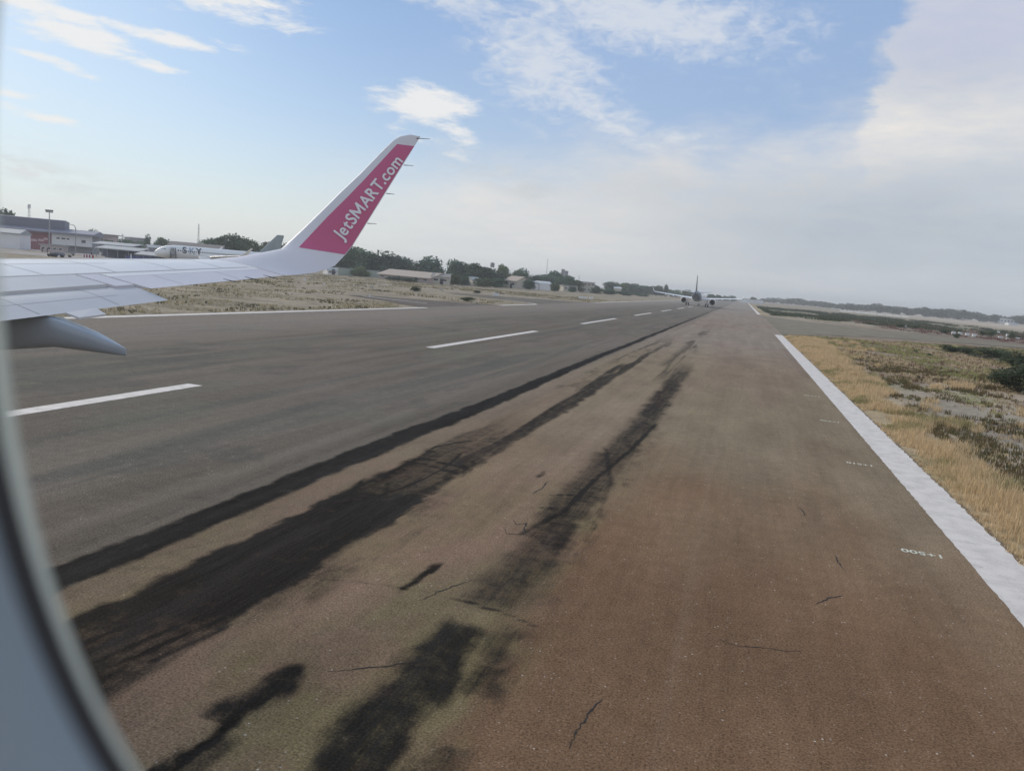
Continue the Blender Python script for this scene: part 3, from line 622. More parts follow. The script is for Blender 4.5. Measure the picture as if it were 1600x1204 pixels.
for i in range(7):
    rs = np.random.RandomState(200+i); co, q, cl = crown_arrays(rs, 4200, .030, 16+i, cz=.47, rz=.66, rx=.5, base=((.070, .112, .068), (.095, .125, .066), (.062, .098, .070))[i % 3])
    me = raw_mesh('tmp', co, q, leaf_m, cl); VAR.append(me.data); bpy.data.objects.remove(me)
tb = MB(); tb.tube((0, 0, -.02), (.01, 0, .30), .035, .022, 7); tb.tube((.01, 0, .28), (.14, .05, .6), .018, .008, 5); tb.tube((.01, 0, .28), (-.12, -.06, .62), .018, .008, 5); tb.tube((.01, 0, .28), (0, .02, .75), .02, .007, 5)
_t = tb.build('tmp', bark); TRUNK = _t.data; bpy.data.objects.remove(_t)
def tree(px, ytop, wpx, d, label, group, name='tree'):
    b = gnd(px, d); h = max(1.5, hgt(px, ytop, d))*1.05; wd = wpx*1.02*d/FPX
    o = thing(name, label, 'tree', b, random.random()*6.28, group)
    for nm, me in (('trunk', TRUNK), ('crown', VAR[random.randrange(len(VAR))])):
        c_ = bpy.data.objects.new(nm, me); COL.objects.link(c_); c_.parent = o; c_.scale = (wd*1.08, wd*1.08, h*.98) if nm == 'crown' else (h, h, h)
    return o
G1 = 'dark trees beyond the left field'; G2 = 'trees behind the parked white airliner'; G3 = 'trees around the terminal'; G4 = 'distant trees at the far end of the runway'
TREES = [
 (553, 385, 46, 345, 'tall dark tree right behind the pink winglet', G1), (532, 396, 40, 340, 'dark tree partly hidden by the base of the winglet', G1), (578, 396, 44, 350, 'dark tree between the winglet and the tall round tree', G1),
 (603, 393, 56, 345, 'tall round topped tree left of the tan roofed building', G1), (628, 404, 40, 350, 'dark tree above the left end of the tan roof', G1), (655, 409, 36, 360, 'lower tree above the middle of the tan roof', G1),
 (682, 402, 54, 360, 'broad domed tree above the right end of the tan roof', G1), (709, 408, 30, 370, 'narrow tree right of the broad domed tree', G1), (733, 407, 46, 375, 'round dark tree midway between tan roof and small house', G1),
 (756, 417, 40, 380, 'bushy tree right of the round dark tree', G1), (770, 424, 40, 370, 'low bushy tree left of the small pitched roof house', G1), (783, 413, 24, 420, 'round tree crown rising above the small house', G1),
 (803, 419, 24, 430, 'small tree directly behind the small pitched house', G1), (821, 420, 30, 420, 'round tree at the right of the small pitched house', G1), (835, 431, 26, 430, 'low tree left of the pale arched sheds', G1),
 (851, 430, 34, 450, 'tree behind the pale arched sheds', G1), (866, 425, 30, 470, 'domed tree below the dark billboard tower', G1), (884, 432, 32, 460, 'tree right under the billboard tower', G1), (897, 438, 26, 470, 'low tree left of the pale flat house', G1),
 (932, 445, 24, 560, 'low tree just right of the pale flat house', G1), (954, 441, 28, 600, 'tree above the little white roof', G4), (969, 442, 24, 620, 'small round tree right of the little white roof', G4), (988, 441, 34, 640, 'broad tree left of the taxiing jet wing', G4),
 (1007, 446, 24, 680, 'tree just above the left wingtip of the taxiing jet', G4), (1025, 446, 26, 700, 'domed tree beyond the left wing of the taxiing jet', G4), (1039.5, 445.5, 8, 700, 'thin upright tree beyond the left wing', G4), (1050, 451, 26, 720, 'flat topped tree beyond the left wing of the taxiing jet', G4),
 (1072, 452.5, 28, 740, 'tree left of the taxiing jet tail', G4), (1112, 459.5, 16, 800, 'small domed tree just right of the jet tail', G4), (1124, 460, 12, 850, 'dark small tree above the right engine', G4), (1134, 462, 12, 860, 'middle one of the three small trees above the right wing', G4),
 (1143, 461.5, 14, 880, 'last small tree above the right wingtip', G4), (1176, 464, 12, 900, 'small squat tree beside the vanishing runway', G4),
 (326, 375, 30, 330, 'leftmost tree of the clump over the parked airliner', G2), (343, 371, 34, 335, 'second tree of the clump over the parked airliner', G2), (362, 368.5, 40, 335, 'highest tree of the clump over the parked airliner', G2),
 (383, 374, 36, 335, 'tree over the rear half of the parked airliner', G2), (402, 379, 34, 340, 'low tree left of the parked airliner tail', G2), (424, 378, 34, 345, 'tree right behind the parked airliner tail', G2),
 (443, 383, 22, 350, 'small tree between airliner tail and pink winglet', G2),
 (6, 331, 44, 330, 'pale hazy tree above the far left end of the terminal', G3), (26, 339, 20, 330, 'small tree above the terminal roof at the left', G3), (143, 361, 22, 360, 'tree at the right end of the terminal roof', G3),
 (190, 371, 26, 380, 'tree right of the small pink house', G3), (213, 374, 34, 380, 'dark tree above the grey canopy roofs', G3), (233, 367, 14, 390, 'narrow tall tree above the nose of the parked airliner', G3), (252, 371, 26, 370, 'bushy tree above the nose of the parked airliner', G3), (268, 378, 24, 365, 'tree over the front door of the parked airliner', G3), (168, 376, 26, 370, 'low tree behind the grey canopies', G3)]
for a_ in TREES: tree(*a_)
# palm over the terminal roof
def palm(px, ytop, d, label):
    b = gnd(px, d); h = hgt(px, ytop, d); o = thing('palm_tree', label, 'palm', b)
    MB().tube((0, 0, 0), (0, 0, h*.92), .22, .14, 8).build('trunk', bark, o)
    m = MB()
    for i in range(16):
        a_ = i*2*math.pi/16+.2; L = 2.4; prev = Vector((0, 0, h*.92))
        for k_ in range(1, 5):
            t_ = k_/4; p = Vector((math.cos(a_)*L*t_, math.sin(a_)*L*t_, h*.92+1.0*t_-2.0*t_*t_*(1.0 if i % 2 else .4))); s_ = Vector((-math.sin(a_), math.cos(a_), 0))*.35*(1-t_*.7)
            m.quad(prev-s_, prev+s_, p+s_*.8, p-s_*.8); prev = p
    m.build('crown', mat('palm fronds', (.09, .11, .06), .7), o, fix=False)
palm(64, 341, 320, 'hazy palm rising over the terminal roof')
# far wood along the right horizon: one mass
rs = np.random.RandomState(5); CO = []; QQ = []; CC = []; nb_ = 0
SKYL = [(1186, 469), (1200, 466), (1222, 467.5), (1247, 466), (1262, 470), (1276, 469), (1300, 474), (1315, 474), (1330, 472), (1345, 477), (1370, 475), (1388, 477), (1407, 477.5), (1430, 481), (1460, 481), (1485, 484), (1505, 485), (1525, 488), (1545, 492), (1562, 492), (1580, 494), (1598, 492), (1625, 494), (1660, 498)]
for px in np.arange(1182, 1670, 7.0):
    yt = np.interp(px, [q[0] for q in SKYL], [q[1] for q in SKYL])+rs.uniform(-2.4, 1.0); d = 1080+rs.uniform(-60, 90)
    if px < 1320: d = 1500-(px-1182)*2.5
    b = gnd(px, d); h = hgt(px, yt, d); wd = rs.uniform(20, 34)*d/FPX
    co_, q_, c_ = crown_arrays(rs, 420, .06, 9, cz=.5, rz=.55, base=(.062, .078, .05))
    co_ = co_*np.array([wd, wd, h]); co_[:, 2] = np.maximum(co_[:, 2], 0); co_ += np.array([b.x, b.y, 0]); CO.append(co_); QQ.append(q_+nb_); CC.append(c_); nb_ += len(co_)
o = raw_mesh('far_woods', np.concatenate(CO), np.concatenate(QQ), leaf_m, np.concatenate(CC)); tag(o, 'long dark belt of woodland along the right horizon', 'woods', kind='stuff')
# bushes in front of the houses
G5 = 'low bushes between the houses and the left field'
for a_ in [(563, 416, 26, 325, 'bush before the green sheet wall', G5), (614, 432.5, 30, 300, 'dark bush before the left half of the tan roofed building', G5), (640, 434, 24, 296, 'bush before the middle of the tan roofed building', G5), (707, 428, 26, 310, 'bush at the right end of the grey annex', G5),
   (722, 431, 24, 322, 'low bush between the annex and the round dark tree', G5), (755, 434, 30, 325, 'wide bush below the trees left of the small pitched roof house', G5), (775, 434, 26, 330, 'bush at the left foot of the small pitched roof house', G5),
   (826, 438, 20, 360, 'bush before the bluish pale house', G5), (866, 443, 16, 380, 'dark bush right of the pale arched sheds', G5), (893, 447, 16, 410, 'bush before the cream house', G5), (931, 450, 22, 440, 'bush right of the pale flat house, close to the field', G5),
   (950, 452, 26, 460, 'low bush below the little white roof', G5), (975, 455, 28, 480, 'wide low bush left of the jet wingtip', G5), (1000, 457, 26, 520, 'low bush below the left wingtip of the taxiing jet', G5)]: tree(*a_, name='bush')
# shrubs
SH = []
for i in range(3):
    rs = np.random.RandomState(300+i); co_, q_, c_ = crown_arrays(rs, 3200, .022, 18, cz=.45, rz=.7, rx=.52, base=(.060, .080, .042)); me = raw_mesh('tmp', co_, q_, leaf_m, c_); SH.append(me.data); bpy.data.objects.remove(me)
stem = MB()
for i in range(7): a_ = i*.9; stem.tube((0, 0, 0), (math.cos(a_)*.25, math.sin(a_)*.25, .6), .012, .005, 5)
_t = stem.build('tmp', bark); STEM = _t.data; bpy.data.objects.remove(_t)
def shrub(px, py_base, wpx, hpx, label, i=0):
    # depth from the ground line
    hor = 466+.0857*(px-1162); d = EYE*FPX/(py_base-hor); b = gnd(px, d); o = thing('shrub', label, 'shrub', b, i*1.3, 'shrubs on the right field')
    wd = wpx*d/FPX; h = hpx*d/FPX
    for nm, me in (('foliage', SH[i % 3]), ('stem', STEM)):
        c_ = bpy.data.objects.new(nm, me); COL.objects.link(c_); c_.parent = o; c_.scale = (wd, wd*.9, h)
for i, a_ in enumerate([(1592, 612, 96, 46, 'largest dark green shrub at the right edge of the field'), (1540, 560, 54, 19, 'green shrub behind and left of the largest shrub'), (1582, 571, 60, 26, 'green shrub just above the largest shrub'),
   (1484, 551, 34, 13, 'small shrub at the left end of the shrub row'), (1511, 553, 34, 12, 'low shrub second from the left in the shrub row'), (1562, 558, 40, 16, 'shrub in the middle of the right shrub row'),
   (1494, 528, 14, 8, 'little dark bush left of the white blocks'), (1548, 527, 14, 12, 'dark bush right of the four white blocks'), (1580, 529, 14, 12, 'dark bush near the right edge among white blocks'), (1477, 521, 22, 7, 'brownish bush left of the first white block'), (1535, 524, 16, 8, 'brownish bush just behind the last of four white blocks'),
   (1430, 549, 9, 4, 'tiny dark bush on bare ground left of the shrub row'), (1452, 555, 9, 4, 'tiny dark bush below the left end of the shrub row'),(1408,512,20,7,'low bush beside the small white marker'),(1432,513,18,7,'low bush right of the small white marker'),
   (730, 470, 26, 7, 'low dark bush in the left field beyond the taxiway stub'), (745, 458, 14, 5, 'small bush near the service road'), (648, 455, 22, 9, 'dark bush against the tan building wall')]):
    shrub(*a_, i=i)

# ------------------------------------------------------------------ aircraft parts
paint_w = mat('white aircraft paint', (.80, .785, .75), .34, .09, .8, coat=.15)
paint_g = mat('light grey wing paint', (.60, .595, .585), .40, .14, 1.2, stretch=(1, .3, 1))
paint_l = mat('lavender grey wing paint', (.64, .62, .645), .42, .08, 1.0)
metal = mat('bare metal lip', (.55, .55, .56), .3, .08, 2, metal=.8)
darkm = mat('dark seal', (.03, .033, .04), .6)
tyre = mat('tyre rubber', (.02, .02, .02), .8)
glass = mat('cockpit glass', (.015, .018, .022), .12, .02, 2)
hotm = mat('exhaust metal', (.04, .038, .036), .45, .2, 4, metal=.5)
AF = [(0, 0), (.012, .022), (.05, .045), (.13, .066), (.27, .078), (.42, .076), (.58, .060), (.74, .038), (.88, .018), (1, .002),
      (.88, -.012), (.70, -.026), (.50, -.040), (.30, -.045), (.13, -.038), (.04, -.024), (.01, -.012)]
def foil_secs(secs, c0=0.0, c1=1.0, tk=1.0):
    """secs: list of (LE, TE, thickness scale); section = aerofoil between chord fractions c0..c1"""
    out = []
    L = [(Vector(a_), Vector(b_), t_) for a_, b_, t_ in secs]
    up_prev = None
    for i, (le, te, t_) in enumerate(L):
        a_ = L[max(0, i-1)]; b_ = L[min(len(L)-1, i+1)]
        sp_ = ((b_[0]+b_[1])-(a_[0]+a_[1])).normalized(); ch = te-le; up = ch.cross(sp_).normalized()
        if up_prev is None: up = up if up.z >= 0 else -up
        elif up.dot(up_prev) < 0: up = -up
        up_prev = up; c = ch.length
        if c0 == 0 and c1 == 1: prof = AF
        else:
            def z_at(x, top):
                pts = AF[:10] if top else [AF[0]]+AF[:9:-1]+[AF[9]]
                xs = [p[0] for p in pts]; return float(np.interp(x, xs, [p[1] for p in pts]))
            xs = np.linspace(c0, c1, 7); prof = [(x, z_at(x, True)) for x in xs] + [(x, z_at(x, False)-.0012) for x in xs[::-1]]
        out.append([le + ch*x + up*(z*c*t_*tk) for x, z in prof])
    return out
def loft(name, secs, mat_, parent, c0=0.0, c1=1.0, tk=1.0, smooth=True):
    m = MB().ring(foil_secs(secs, c0, c1, tk)); o = m.build(name, mat_, parent, smooth); autosmooth(o, 40); return o

# ------------------------------------------------------------------ our own aircraft: wing seen from the cabin
AZO = R(-14.8)
O_ = Vector((math.sin(AZO), math.cos(AZO), 0)); F_ = Vector((math.sin(AZO-math.pi/2), math.cos(AZO-math.pi/2), 0))
YC, ST = 1.7, 25.8           # camera: metres right of centreline, metres behind the nose
own = thing('airliner', 'white airliner whose wing with pink winglet and cabin window frame fill the left foreground', 'airplane', (-O_*YC - F_*0)[:], 0)
own.location = (-O_.x*YC, -O_.y*YC, 0); own.rotation_euler = (0, 0, -AZO+math.pi/2)
# local frame of own: +x = outboard, +y = forward  (rotation maps x->O_, y->F_)
own.matrix_world = Matrix(((O_.x, F_.x, 0, -O_.x*YC), (O_.y, F_.y, 0, -O_.y*YC), (0, 0, 1, 0), (0, 0, 0, 1)))
def lc(y, st, z): return Vector((y, ST-st, z))
def ray_l(px, py):
    v = fwd*FPX + rgt*(px-CX) + upv*(CY-py); return Vector((v.dot(O_), v.dot(F_), v.z))
def lat(px, py, y):
    d = ray_l(px, py); t_ = (y-YC)/d.x; return Vector((y, t_*d.y, EYE+t_*d.z))
LEs = lambda y: 14.2+(y-6.4)*.52
TEs = lambda y: 18.0+(y-6.4)*.302 if y > 6.4 else 18.0
zTE = lambda y: 3.99+(y-13.2)*.0935
INC = math.tan(R(3.9))
def wsec(y, tk=1.0):
    ch = TEs(y)-LEs(y); return (lc(y, LEs(y), zTE(y)+ch*INC), lc(y, TEs(y), zTE(y)), tk)
TKW = .92
# fixed wing box, front 68 percent of chord, full chord between 16.4 and tip is part of the winglet
loft('wing', [wsec(y) for y in (1.6, 4, 6.4, 8, 10, 11.5, 12.8, 13.15, 14.5, 16.38)], paint_w, own, 0, .655, TKW)
loft('slat_panel', [wsec(y) for y in (4, 8, 12, 15.9)], paint_w, bpy.data.objects['wing'], 0.0, .16, TKW*1.035)
loft('spoiler', [wsec(y) for y in (6.6, 9.0)], paint_g, own, .662, .86, TKW*1.02); loft('spoiler', [wsec(y) for y in (9.04, 10.9)], paint_g, own, .662, .86, TKW*1.02); loft('spoiler', [wsec(y) for y in (10.94, 12.80)], paint_g, own, .662, .86, TKW*1.02)
loft('trailing_edge_panel', [wsec(y) for y in (12.84, 13.16)], paint_l, own, .662, .90, TKW)
loft('aileron', [wsec(y) for y in (13.2, 14.8, 16.36)], paint_l, own, .735, 1.0, TKW)
loft('aileron_shroud', [wsec(y) for y in (13.2, 14.8, 16.36)], paint_w, own, .662, .728, TKW)
# sharklet / winglet
WS = [wsec(16.40)]
WS += [(lc(16.62, 19.95, 4.53), lat(464, 429.5, 16.62), .95), (lc(16.88, 20.40, 4.68), lat(492, 426, 16.88), .9), (lat(438, 389.5, 17.06), lat(523, 415.5, 17.10), .8), (lat(450, 379, 17.2), lat(539, 398.5, 17.27), .75),
       (lat(476, 355, 17.3), lat(551, 384, 17.36), .7), (lat(508, 324, 17.42), lat(575, 345.4, 17.48), .7), (lat(530, 302, 17.52), lat(593, 316.5, 17.57), .7), (lat(564, 270, 17.66), lat(613, 284.3, 17.68), .7),
       (lat(600, 233, 17.80), lat(636, 247.3, 17.80), .7), (lat(615, 219, 17.85), lat(647, 229.5, 17.86), .65), (lat(625, 213.3, 17.88), lat(652, 221.5, 17.88), .55), (lat(640, 210.5, 17.90), lat(657, 213.5, 17.90), .4)]
winglet = loft('winglet', WS, mat('winglet paint', (.76, .74, .76), .4, .07, 1.0), own)
winglet['label'] = 'upswept winglet with pink panel and white lettering'
from mathutils.bvhtree import BVHTree
_bm = bmesh.new(); _bm.from_mesh(winglet.data); bvh = BVHTree.FromBMesh(_bm)
EYEL = Vector((YC, 0, EYE))
def on_winglet(px, py, lift=.006):
    d = ray_l(px, py).normalized(); h_ = bvh.ray_cast(EYEL, d)
    if h_[0] is None:
        h_ = bvh.find_nearest(EYEL + d*16.0)
    nn = h_[1]; nn = nn if nn.dot(d) < 0 else -nn
    return h_[0] + nn*lift
pink = mat('pink livery', (.60, .135, .26), .42, .10, .9)
# pink area: left edge curve and trailing edge, bilinear
Lp = [(467, 386.6), (488, 364), (512, 338.5), (540, 311), (570, 280), (600, 247.5), (620.5, 225.3)]
Rp = [(538.5, 397.6), (549.5, 384.3), (571, 349.8), (589.5, 320), (610, 287), (632.5, 250.5), (647.3, 228.6)]
vs = []; fs = []; nr, nc_ = 48, 16
for i in range(nr+1):
    t_ = i/nr*(len(Lp)-1); k_ = min(int(t_), len(Lp)-2); fr = t_-k_
    a_ = Vector(Lp[k_]).lerp(Vector(Lp[k_+1]), fr); b_ = Vector(Rp[k_]).lerp(Vector(Rp[k_+1]), fr)
    for j in range(nc_+1): q_ = a_.lerp(b_, j/nc_); vs.append(on_winglet(q_.x-.0, q_.y, .006))
for i in range(nr):
    for j in range(nc_): b0_ = i*(nc_+1)+j; fs.append((b0_, b0_+1, b0_+nc_+2, b0_+nc_+1))
o = mesh_obj('pink_panel', vs, fs, pink, winglet, True)
def word_mesh(word, bold):
    """letters one by one; M is drawn as its own polygon"""
    bm_ = bmesh.new(); x = 0.0
    for ch in word:
        if ch == 'M':
            w_, h_ = .84, .72
            for q in (((0, 0), (.14, 0), (.17, h_), (.03, h_)), ((w_-.14, 0), (w_, 0), (w_-.03, h_), (w_-.17, h_)), ((.15, h_), (.15, h_*.62), (w_/2-.06, .10), (w_/2, .30)), ((w_-.15, h_), (w_/2, .30), (w_/2+.06, .10), (w_-.15, h_*.62)), ((w_/2-.06, .10), (w_/2+.06, .10), (w_/2, .30), (w_/2, .30))):
                pts = [p for k_, p in enumerate(q) if k_ == 0 or p != q[k_-1]]; bm_.faces.new([bm_.verts.new((x+a, b, 0)) for a, b in pts])
            x += w_+.075
        else:
            m_ = text_mesh(ch, 1.0, bold, 'LEFT'); xs = [v.co.x for v in m_.vertices]; a0, a1 = min(xs), max(xs); n0 = len(bm_.verts); bm_.from_mesh(m_); bm_.verts.ensure_lookup_table()
            for v in bm_.verts[n0:]: v.co.x += x-a0
            x += (a1-a0)+(.03 if ch in 'AR' else .02 if ch == 'T' else .075)
    bmesh.ops.triangulate(bm_, faces=bm_.faces)
    for _ in range(2): bmesh.ops.subdivide_edges(bm_, edges=[e for e in bm_.edges if e.calc_length() > .12], cuts=1, use_grid_fill=False)
    bmesh.ops.triangulate(bm_, faces=bm_.faces); m_ = bpy.data.meshes.new('lettering'); bm_.to_mesh(m_); bm_.free(); return m_
me = word_mesh('JetSMART.com', .020); xs_ = [v.co.x for v in me.vertices]; x0_, x1_ = min(xs_), max(xs_); caph = .72
# baseline from lower left to upper right on the winglet
B0, B1 = Vector((534.5, 376.5)), Vector((630.0, 252.5)); bd = B1-B0; nn_ = Vector((bd.y, -bd.x)).normalized(); nn_ = nn_ if nn_.x < 0 else -nn_
HPX = 19.5
bm = bmesh.new(); bm.from_mesh(me); bmesh.ops.triangulate(bm, faces=bm.faces)
for v in bm.verts:
    u = (v.co.x-x0_)/(x1_-x0_); hh = v.co.y/caph*HPX*(1.06-.12*u); p = B0+bd*u+nn_*hh; v.co = on_winglet(p.x, p.y, .022)
bm.to_mesh(me); bm.free(); me.materials.append(mat('white lettering', (.86, .84, .87), .5, .04)); o = bpy.data.objects.new('lettering', me); COL.objects.link(o); o.parent = winglet
_bm.free()
wick_m = mat('static wick', (.06, .06, .065), .6)
for (x1, y1_, x2, y2_, yy) in ((651, 216.2, 672, 217.2, 17.88), (631, 258, 646, 259, 17.78), (603.5, 302.3, 617, 303.6, 17.64), (574, 349, 588.5, 349.8, 17.48)):
    m = MB().tube(lat(x1, y1_, yy), lat(x2, y2_, yy), .009, .004, 5); m.build('static_wick', wick_m, winglet)
for y in (14.9, 15.45, 15.95):
    MB().tube(lc(y, TEs(y)-.12, zTE(y)+.02), lc(y, TEs(y)+.14, zTE(y)-.015), .012, .006, 5).build('static_wick', wick_m, bpy.data.objects['aileron'])
# flap, deployed: sections (LE under spoiler, TE drooped)
def fsec(y, te_st, te_z):
    ch = TEs(y)-LEs(y); s0 = LEs(y)+.80*ch; return (lc(y, s0, zTE(y)+.2*ch*INC-.06), lc(y, te_st, te_z), 1.3)
def c_hit(px, py, c):
    d = ray_l(px, py); a_ = (14.2-6.4*.52)*(1-c)+(18-6.4*.302)*c; b_ = .52*(1-c)+.302*c
    t_ = (ST-a_-b_*YC)/(d.y+b_*d.x); return YC+t_*d.x, ST-t_*d.y, EYE+t_*d.z
fo = c_hit(264, 469, 1.12); fi = c_hit(104, 489, 1.12); fz = c_hit(0, 500, 1.12)
def fl(y):
    k_ = (y-fi[0])/(fo[0]-fi[0]); return fi[1]+(fo[1]-fi[1])*k_, fi[2]+(fo[2]-fi[2])*k_
flap = loft('flap', [fsec(y, *fl(y)) for y in (6.6, 8, 9.5, 11, 12.2, 13.18)], paint_g, own)
# thin chordwise joint and spanwise tab line on the flap
def fpt(y, c, up=.0):
    s = fsec(y, *fl(y)); p = s[0].lerp(s[1], c); zz = float(np.interp(c, [q[0] for q in AF[:10]], [q[1] for q in AF[:10]]))*(s[1]-s[0]).length*1.3
    return p+Vector((0, 0, zz+up))
def seam(fn, ya, yb, c, wd, parent, n_=14, up=.004, name='panel_seam'):
    vs = []; fs = []
    for i in range(n_+1):
        y = ya+(yb-ya)*i/n_; vs += [fn(y, c, up), fn(y, c+wd, up)]
        if i: b_ = 2*i; fs.append((b_-2, b_-1, b_+1, b_))
    return mesh_obj(name, vs, fs, mat('seam shade', (.36, .37, .39), .7), parent)
seam(fpt, 8, 12.6, .62, .012, flap)
def wpt(y, c, up=0.0):
    s = wsec(y); p = s[0].lerp(s[1], c); ch = (s[1]-s[0]).length; zz = float(np.interp(c, [q[0] for q in AF[:10]], [q[1] for q in AF[:10]]))*ch*TKW
    return p+Vector((0, 0, zz+up))
wing_o = bpy.data.objects['wing']
def chord_seam(y, ca, cb, parent, wd=.012, fn=None, up=.0045):
    fn = fn or wpt; vs = []; fs = []
    for i in range(13):
        c_ = ca+(cb-ca)*i/12; vs += [fn(y, c_, up), fn(y+wd, c_, up)]
        if i: b_ = 2*i; fs.append((b_-2, b_-1, b_+1, b_))
    mesh_obj('panel_seam', vs, fs, mat('seam shade', (.36, .37, .39), .7), parent)
for y_ in (10.7, 11.5, 12.4, 13.5, 14.6, 15.6): chord_seam(y_, .22, .64, wing_o)
for y_ in (13.9, 15.2): chord_seam(y_, .74, .97, bpy.data.objects['aileron'], .010)
for y_ in (10.2, 11.1, 12.3): chord_seam(y_, .15, .95, flap, .012, fpt)
seam(wpt, 7, 13.9, .40, .006, wing_o); seam(wpt, 7, 16.2, .645, .008, wing_o, up=.005); seam(wpt, 12.2, 16.3, .26, .006, wing_o)
# flap track fairing
yf = 11.35
def fr_sec(st, zt, zb, hw):
    P_ = [(-.80, .97), (-.5, 1.0), (.55, .92), (.9, .7), (1.0, .2), (.9, -.4), (.6, -.8), (.15, -1.0), (-.25, -.98), (-.62, -.72), (-.85, -.25), (-.93, .3), (-.92, .8)]
    out = [Vector((yf+hw*a, ST-st, (zt+zb)/2+(zt-zb)/2*b)) for a, b in P_]
    return out
tp = lat(197, 544, yf); bt = lat(197, 556, yf)
K = [lat(150, 519, yf), lat(115, 545, yf), lat(90, 494, yf), lat(60, 538, yf)]
s_tip = ST-tp.y; s1 = ST-K[0].y; s2 = ST-K[2].y
bot = lambda st: float(np.interp(st, [15.5, 17.0, 18.0, ST-K[3].y, ST-K[1].y, s_tip], [3.3, 3.05, 2.97, K[3].z, K[1].z, bt.z]))
top = lambda st: float(np.interp(st, [15.5, 17.5, s2, s1, s_tip], [3.55, 3.75, K[2].z, K[0].z, tp.z]))
secs = []
for st, hw in ((15.6, .03), (16.2, .14), (17.0, .19), (17.8, .20), (18.4, .20), (s2, .195), ((s2+s1)/2, .18), (s1, .15), ((s1+s_tip)/2, .10), (s_tip-.06, .035), (s_tip, .012)):
    secs.append(fr_sec(st, top(st), bot(st), hw))
fair = MB().ring(secs).build('flap_track_fairing', mat('fairing paint', (.35, .39, .43), .35, .08, 2, coat=.2), own, True); autosmooth(fair, 50)
a_, b_, c_, d_ = c_hit(150, 481, 1.12), c_hit(166, 490.5, 1.2), c_hit(124, 496, 1.2), c_hit(102, 488, 1.12)
m = MB(); top4 = [lc(*q) for q in (a_, b_, c_, d_)]
m.v = [p+Vector((0, 0, .0)) for p in top4]+[p-Vector((0, 0, .025)) for p in top4]; m.f = [(0, 1, 2, 3), (7, 6, 5, 4), (0, 4, 5, 1), (1, 5, 6, 2), (2, 6, 7, 3), (3, 7, 4, 0)]
m.build('fairing_cap', paint_g, fair)

# cabin window frame (inside lining, dark seal, pale outer reveal), wall normal = outboard
def rr_pt(a_, hw, hh, r_):
    """rounded rectangle (superellipse-like) outline, angle a_"""
    c_, s_ = math.cos(a_), math.sin(a_); e = .52
    return math.copysign(abs(c_)**e, c_)*hw, math.copysign(abs(s_)**e, s_)*hh
CF, CZ = -.012, 0.0          # window centre: forward shift and height relative to the eye
def loop(l_, hw, hh, e=1.0, n_=128):
    out = []
    for i in range(n_):
        a_ = 2*math.pi*i/n_; c_, s_ = math.cos(a_), math.sin(a_)
        out.append(Vector((YC+l_, CF+math.copysign(abs(c_)**e, c_)*hw*(1.0 if c_ > 0 else 1.18)*(1+.10*max(s_+.05, 0))*(1+.07*max(s_, 0)*(l_ < .1377)), EYE+CZ+math.copysign(abs(s_)**e, s_)*hh)))
    return out
def frame_part(name, loops, m_, parent): return MB().ring(loops, cap=False).build(name, m_, parent, True)
reveal_m = bpy.data.materials.new('frosted pane rim'); reveal_m.use_nodes = True; t = reveal_m.node_tree; n = NT(t); bs = t.nodes['Principled BSDF']
tcn = n.new('ShaderNodeTexCoord'); cc = n.mix(n.noise(tcn.outputs['Object'], 30, 4), (.80, .84, .76), (.90, .92, .84)); t.links.new(cc, bs.inputs['Base Color']); bs.inputs['Roughness'].default_value = .6
tr = n.new('ShaderNodeBsdfTranslucent'); t.links.new(cc, tr.inputs[0]); ms = n.new('ShaderNodeMixShader'); ms.inputs[0].default_value = .62
t.links.new(bs.outputs[0], ms.inputs[1]); t.links.new(tr.outputs[0], ms.inputs[2]); t.links.new(ms.outputs[0], t.nodes['Material Output'].inputs[0])
lining = frame_part('window_frame', [loop(.125, .60, .55), loop(.085, .60, .55), loop(.087, .152, .192), loop(.098, .128, .166), loop(.112, .1085, .1445), loop(.117, .1022, .137), loop(.1185, .1023, .1372)], mat('cabin lining', (.30, .36, .40), .6, .05, 3), own)
frame_part('window_seal', [loop(.1187, .1026, .1376), loop(.126, .1060, .1430), loop(.132, .1075, .1470), loop(.1375, .1112, .153)], mat('black seal', (.012, .012, .014), .7), lining)
frame_part('window_reveal', [loop(.1378, .1114, .1532), loop(.143, .1128, .158), loop(.150, .1172, .1672), loop(.1505, .1186, .1688), loop(.146, .123, .172)], reveal_m, lining)

